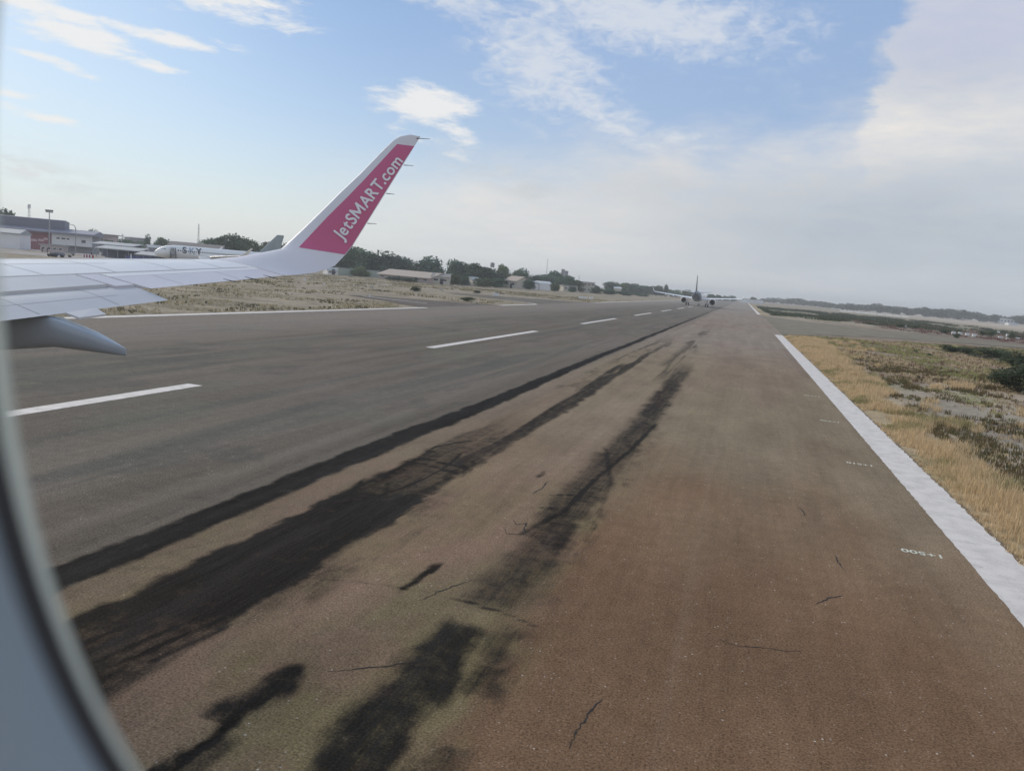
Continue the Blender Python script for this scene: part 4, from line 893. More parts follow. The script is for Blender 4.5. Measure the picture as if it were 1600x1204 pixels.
# ------------------------------------------------------------------ generic narrow-body airliner (nose at x=0, tail towards -x)
dark_grey = mat('dark grey livery', (.17, .20, .25), .4, .08, .5)
navy = mat('navy tail', (.045, .06, .085), .4, .06, .5)
def airliner(label, body_mat, tail_mat, rear_mat=None, engine_mat=None, windows=True):
    o = thing('airliner', label, 'airplane')
    st = [(0, .05, 3.25), (.35, .55, 3.3), (1.0, 1.0, 3.42), (2.0, 1.42, 3.6), (3.2, 1.75, 3.74), (5.0, 1.95, 3.8), (7, 1.98, 3.82), (24, 1.98, 3.82), (27, 1.9, 3.95), (30, 1.6, 4.25), (33, 1.12, 4.65), (35.5, .66, 4.98), (37.2, .28, 5.15), (37.57, .12, 5.18)]
    def body(stations, nm, m_, par, k=1.0, cap=True):
        secs = []
        for x, r_, zc in stations: secs.append([Vector((-x, r_*k*math.cos(2*math.pi*i/28), zc+r_*k*1.045*math.sin(2*math.pi*i/28))) for i in range(28)])
        return MB().ring(secs, cap).build(nm, m_, par, True)
    fus = body(st, 'fuselage', body_mat, o)
    if rear_mat: body([(x, r_, z) for x, r_, z in st if x >= 27], 'rear_fuselage', rear_mat, fus, 1.006)
    # cockpit windows, cabin windows
    m = MB()
    for s_ in (-1, 1):
        for k_, (x, y, z, rz) in enumerate(((1.75, .42, 4.62, .35), (2.05, .95, 4.52, .85), (2.65, 1.35, 4.45, 1.25))):
            m.box((-x, s_*y, z), (.10, .52, .42), rz=-s_*rz*-1.0+0, ry=R(32))
    m.build('cockpit_window', glass, fus)
    for s_ in (-1, 1):
        if windows:
            w0 = MB().box((0, 0, 0), (.24, .06, .34)).build('cabin_window', glass, fus); w0.location = (-6.2, s_*1.955, 4.42)
            for i in range(1, 42): w1 = w0.copy(); COL.objects.link(w1); w1.location = (-6.2-i*.54, s_*1.955, 4.42)
        for x in (4.6, 31.2):
            yy, zc = (1.93, 3.9) if x < 10 else (1.42, 4.3)
            MB().box((-x, s_*yy, zc), (.86, .06, 1.85)).build('door', mat('door outline grey', (.50, .52, .54), .4), fus)
    le = lambda y: 11.9+(y-1.9)*.52; te = lambda y: max(18.1, 18.1+(y-6.4)*.302)
    for s_ in (-1, 1):
        secs = [(Vector((-le(y), s_*y, 2.75+(y-1.9)*.094+.25)), Vector((-te(y), s_*y, 2.75+(y-1.9)*.094)), 1.0) for y in (1.2, 6.4, 11, 16.6)]
        secs += [(Vector((-19.9, s_*17.1, 4.5)), Vector((-21.4, s_*17.1, 4.35)), .9), (Vector((-20.6, s_*17.4, 5.0)), Vector((-21.8, s_*17.4, 4.85)), .8), (Vector((-22.5, s_*17.85, 6.75)), Vector((-23.1, s_*17.85, 6.75)), .8)]
        wg = loft('wing', secs, paint_w, o)
        for y in (6.6, 9.6, 12.6):
            z = 2.75+(y-1.9)*.094-.28; secs2 = [[Vector((-(te(y)+dx), s_*y+hw*math.cos(a_*math.pi/4), z-dx*.12+hw*1.3*math.sin(a_*math.pi/4))) for a_ in range(8)] for dx, hw in ((-2.6, .04), (-1.6, .2), (0, .22), (.7, .14), (1.3, .03))]
            MB().ring(secs2).build('flap_fairing', paint_g, wg, True)
        tl = [(Vector((-(31.6+(y-.3)*.62), s_*y, 5.15+y*.105)), Vector((-(35.3+(y-.3)*.30), s_*y, 5.15+y*.105)), .8) for y in (.3, 3, 6.2)]
        loft('tailplane', tl, paint_w, o)
        # engine nacelle
        ex, ey, ez = 11.0, s_*5.75, 1.95
        def nac(stn, nm, m_, par, cap=False):
            secs = [[Vector((-(ex+x), ey+r_*math.cos(2*math.pi*i/24), ez+zc+r_*math.sin(2*math.pi*i/24))) for i in range(24)] for x, r_, zc in stn]
            return MB().ring(secs, cap).build(nm, m_, par, True, fix=True)
        eng = nac([(.25, .98, 0), (0, 1.02, 0), (-.12, 1.08, 0), (0, 1.16, 0), (.6, 1.27, 0), (1.8, 1.30, 0), (3.0, 1.16, 0), (3.75, .98, 0), (3.72, .93, 0), (2.6, .92, 0)], 'engine', engine_mat or paint_w, o)
        nac([(1.1, 1.0, 0), (1.12, .02, 0)], 'fan', hotm, eng); nac([(2.9, .93, 0), (2.95, .5, 0)], 'fan_duct', tyre, eng)
        nac([(2.6, .64, 0), (3.9, .60, 0), (4.7, .44, 0), (4.68, .38, 0), (4.2, .36, 0), (4.2, .02, 0)], 'exhaust_nozzle', hotm, eng); nac([(4.2, .22, 0), (5.1, .04, 0)], 'exhaust_cone', hotm, eng, True)
        MB().ring([[Vector((-(ex+x), ey+dy_, z)) for x, z in ((.8, 3.2), (4.4, 3.0), (4.9, 3.18), (2.6, 3.5))] for dy_ in (-.16, .16)]).build('pylon', paint_w, eng)
        # main gear
        gx, gy = 17.7, s_*3.8
        g = MB().tube((-gx, gy, .55), (-gx, gy, 3.0), .13, .15, 10).box((-gx, gy, .58), (.14, .9, .14)).tube((-gx, gy, 1.5), (-gx+.1, s_*2.6, 2.6), .07, .07, 8).build('main_gear', metal, o)
        MB().box((-gx, gy+s_*.28, 1.75), (.9, .05, 1.3)).build('gear_door', paint_w, g)
        for dy_ in (-.46, .46):
            wl_ = MB().tube((-gx, gy+dy_-.2, .58), (-gx, gy+dy_+.2, .58), .58, .58, 22).build('wheel', tyre, g); MB().tube((-gx, gy+dy_-.21, .58), (-gx, gy+dy_+.21, .58), .28, .28, 14).build('rim', metal, g)
    fin = [(Vector((-28.2, 0, 5.75)), Vector((-35.6, 0, 5.55)), .55), (Vector((-29.9, 0, 6.3)), Vector((-35.7, 0, 6.2)), .75), (Vector((-34.6, 0, 11.4)), Vector((-37.0, 0, 11.4)), .8), (Vector((-34.95, 0, 11.76)), Vector((-37.05, 0, 11.76)), .7)]
    loft('tail_fin', fin, tail_mat, o)
    g = MB().tube((-5.07, 0, .38), (-5.07, 0, 2.2), .09, .1, 10).box((-5.07, 0, .4), (.1, .4, .1)).build('nose_gear', metal, o)
    for dy_ in (-.25, .25): MB().tube((-5.07, dy_-.12, .38), (-5.07, dy_+.12, .38), .38, .38, 18).build('wheel', tyre, g)
    return o
# jet taxiing away down the centre line
jet = airliner('white twin engine airliner taxiing away down the runway, seen from behind', paint_w, navy, dark_grey, windows=False)
jet.location = (-17.6, 338, 0); jet.rotation_euler = (0, 0, math.pi/2)
# parked airliner beside the terminal
pale = mat('pale green white livery', (.82, .83, .81), .4, .05, .4)
sky_fin = mat('slate tail', (.27, .32, .33), .45, .25, .35)
sk = airliner('parked white airliner with large dark name on its fuselage, beside the terminal', pale, sky_fin)
nose = gnd(240, 222); tail = gnd(447, 243); hd = (nose-tail).normalized()
sk.location = nose; sk.rotation_euler = (0, 0, math.atan2(hd.y, hd.x))
for ch, x, m_ in (('S', 7.9, mat('name dark', (.07, .085, .11), .5)), ('K', 9.9, mat('name pale', (.38, .45, .52), .5)), ('Y', 11.8, mat('name dark', (.07, .085, .11), .5))):
    # lettering on the side facing the runway (local +y or -y)
    me = text_mesh(ch, 2.5, .07); bm = bmesh.new(); bm.from_mesh(me); bmesh.ops.triangulate(bm, faces=bm.faces)
    for _ in range(3): bmesh.ops.subdivide_edges(bm, edges=[e for e in bm.edges if e.calc_length() > .3], cuts=1, use_grid_fill=False)
    bmesh.ops.triangulate(bm, faces=bm.faces)
    side = 1
    for v in bm.verts:
        hh = v.co.y; z = 4.0+hh-.2; yy = math.sqrt(max(.0, 1-((z-3.82)/2.075)**2))*1.98+.03; v.co = Vector((-x-v.co.x, side*(yy+.02), z))
    bm.to_mesh(me); bm.free(); me.materials.append(m_); oo = bpy.data.objects.new('lettering', me); COL.objects.link(oo); oo.parent = sk

# ------------------------------------------------------------------ buildings
wall_w = mat('white wall', (.74, .74, .74), .8, .1, .3); wall_c = mat('cream wall', (.50, .47, .40), .85, .15, .4); wall_p = mat('pinkish wall', (.48, .40, .38), .85, .15, .4)
wall_r = mat('maroon wall', (.30, .12, .14), .8, .15, .3); wall_g = mat('grey wall', (.27, .275, .29), .8, .1, .4); roof_b = mat('blue grey roof', (.20, .21, .27), .6, .12, .3)
roof_t = mat('tan sheet roof', (.40, .335, .275), .75, .15, .5); roof_g = mat('grey sheet roof', (.31, .335, .35), .6, .12, .4); pane_d = mat('dark window', (.035, .04, .05), .3); green_w = mat('pale green sheet', (.34, .39, .34), .8, .12, .3)
def frame_of(x0, d0, x1, d1):
    a_ = gnd(x0, d0); b_ = gnd(x1, d1); v = (b_-a_); L = v.length; return a_, math.atan2(v.y, v.x), L
def building(name, label, x0, d0, x1, d1, ytop, depth, wallm, roofm, roof='flat', rh=1.0, over=.4, wins=0, winm=None, doors=0, cat='building', group=None, winz=(.45, .72), storeys=1, slope=0.0):
    a_, rz, L = frame_of(x0, d0, x1, d1); h = hgt((x0+x1)/2, ytop, (d0+d1)/2)
    o = thing(name, label, cat, a_, rz, group)
    hw = h-rh if roof != 'flat' else h-.3
    MB().box((L/2, depth/2, hw/2), (L, depth, hw)).build('wall', wallm, o)
    r_ = MB()
    if roof == 'gable':      # ridge along the front
        pts = [(-over, hw), (depth/2, h), (depth+over, hw)]
        for xa, xb in ((-over, L+over),):
            r_.ring([[Vector((xa, y, z)) for y, z in [(-over, hw-.12), (-over, hw+.05), (depth/2, h+.05), (depth+over, hw+.05), (depth+over, hw-.12), (depth/2, h-.12)]], [Vector((xb, y, z)) for y, z in [(-over, hw-.12), (-over, hw+.05), (depth/2, h+.05), (depth+over, hw+.05), (depth+over, hw-.12), (depth/2, h-.12)]]])
        gb = MB().ring([[Vector((xx, 0.02, hw)), Vector((xx, depth-.02, hw)), Vector((xx, depth/2, h-.14))] for xx in (.03, L-.03)]).build('gable_wall', wallm, o)
    elif roof == 'arch':
        n_ = 12; out = [Vector((0, depth/2-math.cos(math.pi*i/n_)*(depth/2+over), hw+math.sin(math.pi*i/n_)*rh)) for i in range(n_+1)]
        r_.ring([[p+Vector((-over, 0, 0)) for p in out], [p+Vector((L+over, 0, 0)) for p in out]])
    else:
        r_.box((L/2, depth/2, h-.15), (L+2*over, depth+2*over, .3))
    r_.build('roof', roofm, o)
    for s_ in range(storeys):
        for i in range(wins):
            xc = L*(i+.5)/wins; zc = hw*((winz[0]+winz[1])/2+s_)/storeys; wh = hw*(winz[1]-winz[0])/storeys; ww = min(L/wins*.5, 1.8)
            f_ = MB().box((xc, -.03, zc), (ww+.2, .12, wh+.2)).build('window', wall_w, o); MB().box((xc, -.10, zc), (ww, .05, wh)).build('pane', pane_d, f_)
    for i in range(doors):
        xc = L*(i+1)/(doors+1)+L*.08; MB().box((xc, -.04, 1.1), (1.3, .12, 2.2)).build('door', pane_d, o)
    return o
# terminal
a_, rz, L = frame_of(-60, 300, 137, 312); D = 13
term = thing('terminal_building', 'long airport terminal with blue grey roof, maroon wall and white panel at the left', 'airport terminal', a_, rz)
zr = lambda px, py: hgt(px, py, 306)
ztop = zr(100, 358); z_e = zr(100, 364)
U = lambda px: (gnd(px, 306)-a_).dot(Vector((math.cos(rz), math.sin(rz), 0)))
u_r = U(137); u78 = U(78); u38 = U(38); hE = zr(110, 364.5); hR = zr(70, 346)
MB().box((u78/2, D/2, (hE-.5)/2), (u78, D, hE-.5)).build('maroon_wall', wall_r, term)
MB().box(((u78+u_r)/2, D/2+.6, (hE-.5)/2), (u_r-u78-.4, D-2, hE-.5)).build('shaded_ground_floor', wall_g, term)  # grey colour stands in for the shadow below the white upper wall
zw0 = zr(110, 384)
MB().box(((u78+u_r)/2, 0, (zw0+hE-.55)/2), (u_r-u78-.2, 1.6, hE-.6-zw0)).build('white_upper_wall', wall_w, term)
m = MB(); prof = [(-3.0, hE-.5), (-3.0, hE+.15), (8, hE+1.7), (D+1, hE+.9), (D+1, hE-.45)]
m.ring([[Vector((-6, y, z)) for y, z in prof], [Vector((u_r+1.2, y, z)) for y, z in prof]]); rf = m.build('roof', roof_b, term)
uc = U(92); MB().ring([[Vector((xx, y, z)) for y, z in ((5, hE+.8), (3.6, hR+1.0), (5.2, hR+1.2), (11, hR+.6), (11, hE+.6))] for xx in (-6, uc)]).build('raised_roof', roof_b, term)
for u1, u2, z1, z2 in ((U(85.5), U(90), .52, .62), (U(92.5), U(98.5), .5, .62), (U(100.5), U(104), .48, .60)):
    MB().box(((u1+u2)/2, -.84, zw0+(hE-zw0)*.53), (u2-u1, .08, .55)).build('dark_sign', pane_d, term)
MB().box((U(125), -.84, zw0+(hE-zw0)*.42), (1.5, .08, 1.1)).build('small_emblem', mat('emblem grey', (.12, .13, .14), .6), term)
for px in (52, 62, 69):
    MB().box((U(px), -.06, zr(px, 373 if px > 65 else 375)), (2.0 if px < 65 else 1.4, .1, .9)).build('pale_sign', mat('pale sign', (.6, .45, .46), .7), term)
for i in range(9):
    f_ = MB().box((U(-35+i*9), -.05, 2.2), (1.6, .12, 2.8)).build('window', wall_g, term); MB().box((U(-35+i*9), -.13, 2.2), (1.3, .06, 2.5)).build('pane', pane_d, f_)
hh_ = thing('glare_hangar', 'pale hazy hall in front of the terminal at the far left edge', 'building', gnd(-40, 270), rz)
Lh = (gnd(27, 272)-gnd(-40, 270)).length
MB().box((Lh/2, 6, 2.6), (Lh, 12, 5.2)).build('wall', wall_w, hh_); MB().ring([[Vector((x, y, z)) for y, z in ((-.6, 5.2), (-.6, 5.5), (6, 7.0), (12.5, 5.5), (12.5, 5.2))] for x in (-.5, Lh+.4)]).build('roof', roof_g, hh_)
hh_.name = 'airport_hall'
building('kiosk', 'low pale kiosk in front of the terminal doors', 63, 268, 99, 270, 382.5, 6, wall_p, roof_g, wins=4, winm=None, over=.5, cat='kiosk')
# grey canopies between terminal and airliner
def canopy(x0, x1, d, yt, label, depth=5, th=.5, gm=roof_g):
    a_, rz_, L_ = frame_of(x0, d, x1, d-4); h = hgt((x0+x1)/2, yt, d); o = thing('canopy', label, 'canopy', a_, rz_, 'grey canopies beside the terminal')
    MB().ring([[Vector((x, y, z)) for y, z in ((-.3, h-1.3), (-.3, h-1.0), (depth, h), (depth, h-.35))] for x in (-.4, L_+.4)]).build('roof', gm, o)
    for i in range(5): MB().tube((L_*i/4, .2, 0), (L_*i/4, .2, h-1.1), .12, .12, 6).build('post', wall_g, o)
    MB().box((L_/2, depth-.4, (h-.6)/2), (L_, .2, h-.6)).build('back_wall', mat('shade darkened blue wall', (.09, .10, .15), .8, .4, .8), o)  # wall blue is darkened to stand in for the shade under the roof
canopy(144, 207, 285, 378, 'upper pale grey canopy roof right of the terminal'); canopy(150, 217, 262, 384.5, 'lower canopy roof with dark space beneath, right of the terminal', 4.5); canopy(212, 258, 250, 393.5, 'low canopy reaching the nose of the parked airliner', 3)
building('house', 'small pinkish house on rising ground behind the canopies', 156, 400, 178, 402, 366, 12, wall_p, wall_g, wins=4, over=1.5, cat='house', group='town houses behind the airfield')
building('house', 'grey flat roofed house left of the small pinkish house', 138, 395, 157, 397, 366.5, 12, wall_g, wall_g, wins=3, cat='house', group='town houses behind the airfield')
building('house', 'long dim house with pale sign, above the canopy at the airliner nose', 203, 420, 228, 425, 371.5, 14, wall_g, wall_g, wins=5, cat='house', group='town houses behind the airfield')
building('house', 'pale roofed shed peeking out above the airliner nose', 232, 330, 254, 333, 383, 10, wall_g, roof_g, 'gable', 1.2, cat='shed', group='town houses behind the airfield')
building('hangar', 'long low dark roofed hangar behind the parked airliner', 262, 300, 345, 305, 379.5, 18, wall_g, mat('dark brown roof', (.13, .12, .115), .8), 'gable', 1.5, cat='hangar')
# beyond the field
building('greenhouse_wall', 'long pale green sheet wall left of the tan roofed building', 528, 322, 593, 330, 420.5, 5, green_w, roof_g, cat='wall', over=.1)
building('house', 'white walled cabin beside the green sheet wall under the winglet', 512, 312, 527, 314, 418, 7, wall_w, roof_g, 'gable', 1.2, wins=2, doors=1, cat='house')
building('barn', 'long low building with tan gable roof beyond the left field', 592, 312, 670, 298, 422, 14, wall_p, roof_t, 'gable', 2.3, over=.9, wins=7, doors=2, cat='barn')
building('house', 'small grey annex with pale end wall right of the tan roofed building', 674, 300, 701, 300, 427, 10, wall_c, mat('dull roof', (.25, .24, .22), .8), 'gable', 1.3, wins=2, doors=1, cat='house')
building('house', 'small house with pitched tan roof among the dark trees', 788, 372, 806, 366, 430.5, 9, wall_c, roof_t, 'gable', 2.4, over=.6, wins=2, doors=1, cat='house')
building('house', 'bluish pale house right of the pitched roof house', 808, 372, 822, 372, 437, 8, wall_w, roof_g, 'gable', 1.4, wins=2, cat='house')
building('shed', 'left one of two pale arched sheds', 825, 400, 841, 402, 439, 10, wall_w, roof_g, 'arch', 1.5, over=.1, cat='shed')
building('shed', 'right one of two pale arched sheds', 842.5, 402, 861, 404, 439.5, 10, wall_w, mat('bright roof', (.6, .62, .62), .6), 'arch', 1.6, over=.1, cat='shed')
building('house', 'pale flat roofed two storey house below the billboard tower', 905, 470, 928, 470, 440, 10, wall_c, wall_w, wins=4, storeys=2, cat='house')
building('house', 'cream house partly hidden left of the pale flat house', 880, 430, 902, 432, 446, 9, wall_c, roof_g, wins=3, cat='house')
building('house', 'little house with bright white roof among distant trees', 959, 590, 970, 590, 448, 7, wall_c, mat('bright roof', (.6, .62, .62), .6), 'gable', 1.2, cat='house')
building('house', 'small pale house low among the trees left of the pitched roof house', 738, 330, 750, 332, 433, 6, wall_c, roof_g, 'gable', 1.2, wins=2, cat='house')
building('house', 'low weathered hut in the scrub right of the annex', 712, 330, 730, 332, 434, 6, wall_p, roof_g, 'gable', 1.0, wins=2, cat='house')
building('warehouse', 'pale boxy building before the woods on the right horizon', 1562, 1060, 1588, 1060, 497.5, 14, wall_w, roof_g, wins=5, over=.2, cat='warehouse')
building('shed', 'small white roofed shed right of the boxy building', 1576, 900, 1590, 900, 504, 8, wall_w, roof_g, 'gable', 1.0, cat='shed')
building('hangar', 'low pale building by the far end of the runway', 1170, 820, 1192, 860, 467.8, 10, wall_w, roof_g, cat='hangar')
# far pale walls of the right field
def long_wall(x0, y0, x1, y1, h, label):
    o = thing('boundary_wall', label, 'wall', (x0, y0, 0), math.atan2(y1-y0, x1-x0)); L = math.hypot(x1-x0, y1-y0)
    MB().box((L/2, 0, h/2), (L, .3, h)).build('wall_panel', wall_w, o); m = MB()
    for i in range(int(L/8)+1): m.box((i*8, 0, h/2+.05), (.5, .5, h+.1))
    m.build('pillar', wall_c, o)
p, q = gnd(1312, 760), gnd(1420, 700); long_wall(p.x, p.y, q.x, q.y, 1.3, 'long low pale wall before the woods on the right')
p, q = gnd(330, 352), gnd(470, 345); 

# masts and poles
pole_m = mat('galvanised pole', (.30, .31, .31), .5, .1, 3); mast_m = mat('red white mast', (.42, .36, .35), .6)
def light_mast(px, yt, d, label):
    b = gnd(px, d); h = hgt(px, yt, d); o = thing('floodlight_mast', label, 'light mast', b, YAW*-1)
    MB().tube((0, 0, 0), (0, 0, h-.6), .28, .14, 10).build('pole', pole_m, o)
    MB().box((0, 0, h-.7), (2.6, .2, .25)).build('crossbar', pole_m, o)
    for i in range(5): MB().box((-1.15+i*.575, -.1, h-.15), (.42, .35, .75)).build('floodlight', mat('lamp housing', (.2, .2, .2), .5), o)
light_mast(77, 329, 285, 'tall floodlight mast with five lamps in front of the terminal')
def street_lamp(px, yt, d, label, arm=-2.4):
    b = gnd(px, d); h = hgt(px, yt, d); o = thing('street_lamp', label, 'street lamp', b, -YAW)
    MB().tube((0, 0, 0), (0, 0, h-1.2), .17, .14, 8).tube((0, 0, h-1.2), (arm*.25, 0, h-.35), .13, .12, 6).tube((arm*.25, 0, h-.35), (arm, 0, h), .12, .10, 6).build('pole', pole_m, o)
    MB().box((arm*1.12, 0, h), (.8, .3, .18)).build('lamp_head', mat('lamp housing', (.2, .2, .2), .5), o)
street_lamp(118, 351, 290, 'curved single arm lamp above the right end of the terminal roof')
def lattice(px, yt, d, w0, label, name='radio_mast', m_=mast_m, top_boxes=0):
    b = gnd(px, d); h = hgt(px, yt, d); o = thing(name, label, 'mast', b, .4); m = MB(); n_ = max(6, int(h/1.5))
    for i in range(n_):
        z0, z1 = h*i/n_, h*(i+1)/n_; wa, wb = w0*(1-.75*i/n_)/2, w0*(1-.75*(i+1)/n_)/2; A = [Vector((math.cos(t_*2.094)*wa, math.sin(t_*2.094)*wa, z0)) for t_ in range(3)]; B = [Vector((math.cos(t_*2.094)*wb, math.sin(t_*2.094)*wb, z1)) for t_ in range(3)]
        for k_ in range(3): m.tube(A[k_], B[k_], .06, .06, 4); m.tube(A[k_], B[(k_+1) % 3], .035, .035, 4)
    m.build('lattice_frame', m_, o)
    for i in range(top_boxes): MB().box((math.cos(i*2.1)*.5, math.sin(i*2.1)*.5, h-1.0-.2*i), (.35, .25, 1.8)).build('antenna', wall_w, o)
lattice(45.5, 319, 360, 2.2, 'pale telecom mast above the left terminal roof', top_boxes=3)
lattice(309, 350, 380, 1.5, 'slim dark mast rising left of the tree clump over the airliner', m_=pole_m)
lattice(852, 404, 620, 1.6, 'faint slender mast left of the billboard tower')
lattice(191, 366, 330, 1.8, 'short frame mast among the roofs right of the terminal', m_=pole_m)
lattice(903, 430, 560, .8, 'thin antenna above the pale flat house', m_=pole_m)
b = gnd(880, 500); h = hgt(880, 420.5, 500); o = thing('billboard_tower', 'dark double billboard on a pole above the trees', 'billboard', b, .5)
MB().tube((0, 0, 0), (0, 0, h-4), .35, .3, 8).build('pole', pole_m, o); MB().box((-1.2, 0, h-2), (2.2, .3, 4)).build('panel', wall_g, o); MB().box((1.3, .6, h-2.9), (2.2, .3, 4)).build('panel', wall_g, o)
b = gnd(767, 440); h = hgt(767, 410, 440); o = thing('water_tank', 'pale elevated water tank above the tree tops', 'water tank', b)
for i in range(4): MB().tube((math.cos(i*1.571+.785)*1.3, math.sin(i*1.571+.785)*1.3, 0), (math.cos(i*1.571+.785)*1.0, math.sin(i*1.571+.785)*1.0, h-2.4), .12, .1, 6).build('leg', pole_m, o)
MB().tube((0, 0, h-2.6), (0, 0, h-.3), 1.15, 1.2, 14).tube((0, 0, h-.3), (0, 0, h+.1), 1.25, .2, 14).build('tank', wall_g, o)

# ------------------------------------------------------------------ small things on the apron and fields
def person(px, d, label, col_, shirt):
    """low detail standing figure, one skinned body"""
    b = gnd(px, d); V = [(0, 0, .95), (0, 0, 1.2), (0, 0, 1.45), (0, 0, 1.55), (0, 0, 1.68), (-.09, 0, .9), (-.1, .02, .5), (-.1, 0, .05), (.09, 0, .9), (.1, -.02, .5), (.1, 0, .05), (-.19, 0, 1.42), (-.24, .03, 1.12), (-.24, -.03, .86), (.19, 0, 1.42), (.24, .03, 1.12), (.24, -.03, .86)]
    E_ = [(0, 1), (1, 2), (2, 3), (3, 4), (0, 5), (5, 6), (6, 7), (0, 8), (8, 9), (9, 10), (2, 11), (11, 12), (12, 13), (2, 14), (14, 15), (15, 16)]
    rad = [.14, .13, .13, .06, .105, .09, .065, .05, .09, .065, .05, .06, .045, .035, .06, .045, .035]
    me = bpy.data.meshes.new('person'); me.from_pydata(V, E_, []); o = bpy.data.objects.new('person', me); COL.objects.link(o); o.location = b; o.rotation_euler = (0, 0, px)
    o.modifiers.new('skin', 'SKIN'); o.modifiers.new('sub', 'SUBSURF').levels = 1
    for i, r_ in enumerate(rad): me.skin_vertices[0].data[i].radius = (r_, r_*.8)
    me.skin_vertices[0].data[0].use_root = True; me.materials.append(col_)
    return tag(o, label, 'person')
skin_c = mat('dark work clothes', (.06, .065, .08), .8)
person(271, 222, 'person in dark clothes standing at the foot of the airliner stairs', skin_c, None); person(143, 238, 'person in dark clothes standing near the striped barriers', skin_c, None)
person(66, 250, 'person in dark clothes before the terminal kiosk, left figure', skin_c, None); person(74, 250, 'person in dark clothes before the kiosk, right figure', skin_c, None)
def cart(px, d, label, cm, s=1.0, cab=True):
    b = gnd(px, d); o = thing('service_cart' if cab else 'baggage_cart', label, 'cart', b, -YAW+.3)
    MB().box((0, 0, .75*s), (3.2*s, 1.5*s, .6*s)).box((.3*s, 0, 1.12*s), (2.0*s, 1.4*s, .2*s)).build('body', cm, o)
    if cab: MB().box((-.6*s, 0, 2.15*s), (1.8*s, 1.5*s, .10*s)).build('roof', cm, o); [MB().box((-.6*s+dx, dy_, 1.6*s), (.07, .07, 1.05*s)).build('post', pole_m, o) for dx in (-.8*s, .8*s) for dy_ in (-.65*s, .65*s)]
    for dx in (-1.1*s, 1.1*s):
        for dy_ in (-.72*s, .72*s): MB().tube((dx, dy_-.1, .35*s), (dx, dy_+.1, .35*s), .35*s, .35*s, 12).build('wheel', tyre, o)
cart(90, 205, 'dark service cart with roof on the apron below the kiosk', dark_grey); cart(103, 215, 'pale baggage cart right of the dark roofed cart', wall_c, .9, False); cart(108, 240, 'small dark tractor with roof before the white terminal wall', wall_g, .9); cart(82, 203, 'low dark cart left of the roofed cart', darkm, .7, False)
for i, px in enumerate((130, 134, 138.5, 143)):
    b = gnd(px, 232); o = thing('striped_barrier', ['leftmost red and white barrier on the apron', 'second red and white barrier from the left', 'third red and white barrier from the left', 'rightmost red and white barrier on the apron'][i], 'barrier', b, -YAW, 'red and white barriers on the apron')
    MB().box((0, 0, .45), (.40, .4, .9)).build('white_block', wall_w, o); MB().box((.40, 0, .45), (.38, .41, .9)).build('red_block', mat('barrier red', (.35, .06, .06), .7), o)
# stairs at the airliner door
door = sk.matrix_world
sk_m = Matrix.Translation(nose) @ Matrix.Rotation(math.atan2(hd.y, hd.x), 4, 'Z')
p = sk_m @ Vector((-4.6, 2.3, 0)); o = thing('boarding_stairs', 'dark boarding stairs standing at the front door of the parked airliner', 'stairs', p, math.atan2(hd.y, hd.x))
m = MB(); 
for i in range(12): m.box((0, 4.0-.32*i, .26*(i+1)), (1.3, .34, .05))
m.build('steps', darkm, o); MB().box((0, .3, 3.2), (1.5, 1.0, .12)).build('platform', dark_grey, o)
for s_ in (-.7, .7): MB().tube((s_, 4.2, 1.1), (s_, .2, 4.3), .05, .05, 6).tube((s_, .2, 0), (s_, .2, 4.3), .06, .06, 6).box((s_, 2.2, 1.55), (.05, 4.4, .25), rx=-.68).build('handrail', darkm, o)
MB().box((-.0, .15, 5.0), (1.5, .9, .1)).box((-.7, .15, 4.2), (.06, .9, 1.7)).build('hood', darkm, o)
p = sk_m @ Vector((-3.2, 2.4, 0)); o = thing('ground_power_unit', 'small dark ground unit under the nose of the parked airliner', 'ground unit', p, math.atan2(hd.y, hd.x))
MB().box((0, 0, 1.0), (1.6, 1.2, 1.3)).box((0, 0, 1.75), (1.1, .9, .2)).build('body', darkm, o); MB().tube((-.5, -.7, .3), (-.5, .7, .3), .3, .3, 10).build('wheel', tyre, o)
# pale post
b = gnd(204.5, 215); o = thing('marker_post', 'white post standing on the apron left of the airliner nose', 'post', b); MB().tube((0, 0, 0), (0, 0, 2.4), .16, .12, 8).build('shaft', wall_w, o); MB().box((0, 0, .3), (.8, .8, .6)).build('base', wall_w, o)
# blue fence row between terminal and airliner
a_, rz_, L_ = frame_of(196, 236, 262, 233); o = thing('blue_fence', 'low blue sheeted fence in front of the parked airliner nose', 'fence', a_, rz_)
MB().box((L_/2, 0, .85), (L_, .06, 1.5)).build('sheet', mat('blue sheet', (.06, .075, .20), .7, .3, .6), o)
for i in range(8): MB().box((L_*i/7, -.06, .9), (.08, .05, 1.8)).build('post', pole_m, o)
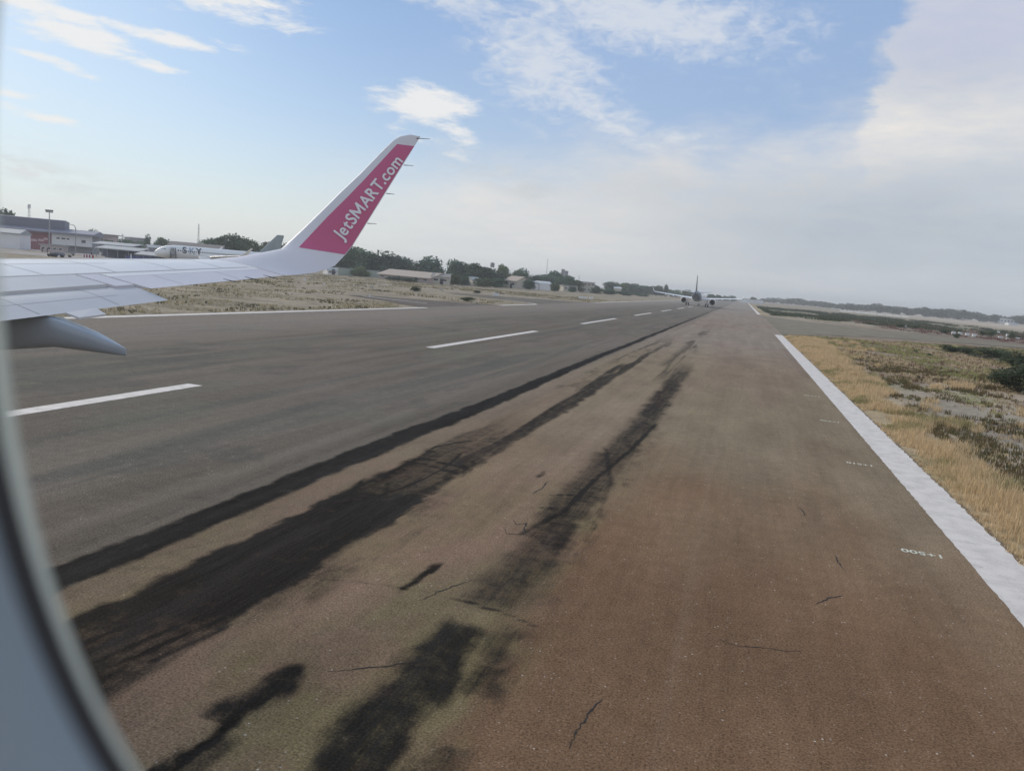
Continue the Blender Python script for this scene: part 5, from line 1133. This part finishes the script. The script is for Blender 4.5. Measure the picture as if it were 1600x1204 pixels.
# white blocks and boards in the fields
def block(name, px, py, wpx, hpx, label, group, m_=wall_w, th=.35):
    hor = 466+.0857*(px-1162); d = EYE*FPX/(py-hor); b = gnd(px, d); wd, h = wpx*d/FPX, hpx*d/FPX
    o = thing(name, label, 'marker', b, -YAW+.1, group)
    MB().box((0, 0, h*.5+.08), (wd, th, h*.84)).build('panel', m_, o); MB().box((-wd*.3, 0, h*.05), (wd*.12, th*.7, h*.14)).box((wd*.3, 0, h*.05), (wd*.12, th*.7, h*.14)).build('foot', wall_g, o)
for i, (a_) in enumerate([(1489.5, 522.5, 5.5, 5), (1500, 523, 5.5, 4.5), (1511, 524.5, 6, 4.5), (1522, 526, 6.5, 4.5)]):
    block('white_block', *a_, ['first of four white blocks in a row from the left, beyond the shrubs', 'second of four white blocks in a row, beyond the shrubs', 'third of four white blocks in a row, beyond the shrubs', 'last of four white blocks in a row, beyond the shrubs'][i], 'white blocks on the right field')
for i, (a_) in enumerate([(1560, 520.5, 4, 3.5), (1562.5, 529.5, 6, 4), (1576, 526, 9, 4.5), (1574, 530.5, 5, 2.5), (1590, 530, 6, 3)]):
    block('white_block', *a_, ['small white block on its own above the right hand group', 'white block left of the wide block near the right edge', 'widest white block near the right edge', 'small block just below the widest white block', 'low white block rightmost at the picture edge'][i], 'white blocks on the right field')
block('marker_board', 1415, 511.5, 2.2, 4.5, 'small upright white marker on the right field', None)
block('sign_board', 580.5, 451.5, 6, 6, 'square white board on the left field below the tan roofed building', None, wall_c)
block('sign_board', 689, 453.5, 7, 4, 'pale board with dark end on the left field', None, wall_c); block('sign_board', 774.5, 462.5, 9, 5, 'white board left of the grass island', None)
block('sign_board', 911, 467, 14, 3.8, 'long white runway board beyond the grass island', None); block('sign_board', 923.5, 467.5, 6, 3.8, 'short white board right of the long runway board', None)
block('marker_board', 476, 439, 2.6, 4.5, 'tiny white marker under the winglet', None); block('marker_board', 506.5, 446.5, 1.8, 4, 'thin white marker right of the tiny one under the winglet', None); block('marker_board', 577.5, 464, 2, 4.5, 'thin pale marker in the left field below the square board', None)

# ------------------------------------------------------------------ haze
HX0, HX1, HY0, HY1 = -2700, 2700, -560, 3700
hm = bpy.data.materials.new('haze'); hm.use_nodes = True; t = hm.node_tree; t.nodes.clear()
pv = t.nodes.new('ShaderNodeVolumePrincipled'); pv.inputs['Color'].default_value = (.975, .99, 1.0, 1); pv.inputs['Density'].default_value = .00037; pv.inputs['Anisotropy'].default_value = .2
mo = t.nodes.new('ShaderNodeOutputMaterial'); t.links.new(pv.outputs[0], mo.inputs['Volume'])
o = MB().box(((HX0+HX1)/2, (HY0+HY1)/2, 16.4), (HX1-HX0, HY1-HY0, 36)).build('haze', hm); tag(o, 'thin pale air haze over the whole airfield', 'haze', kind='stuff')
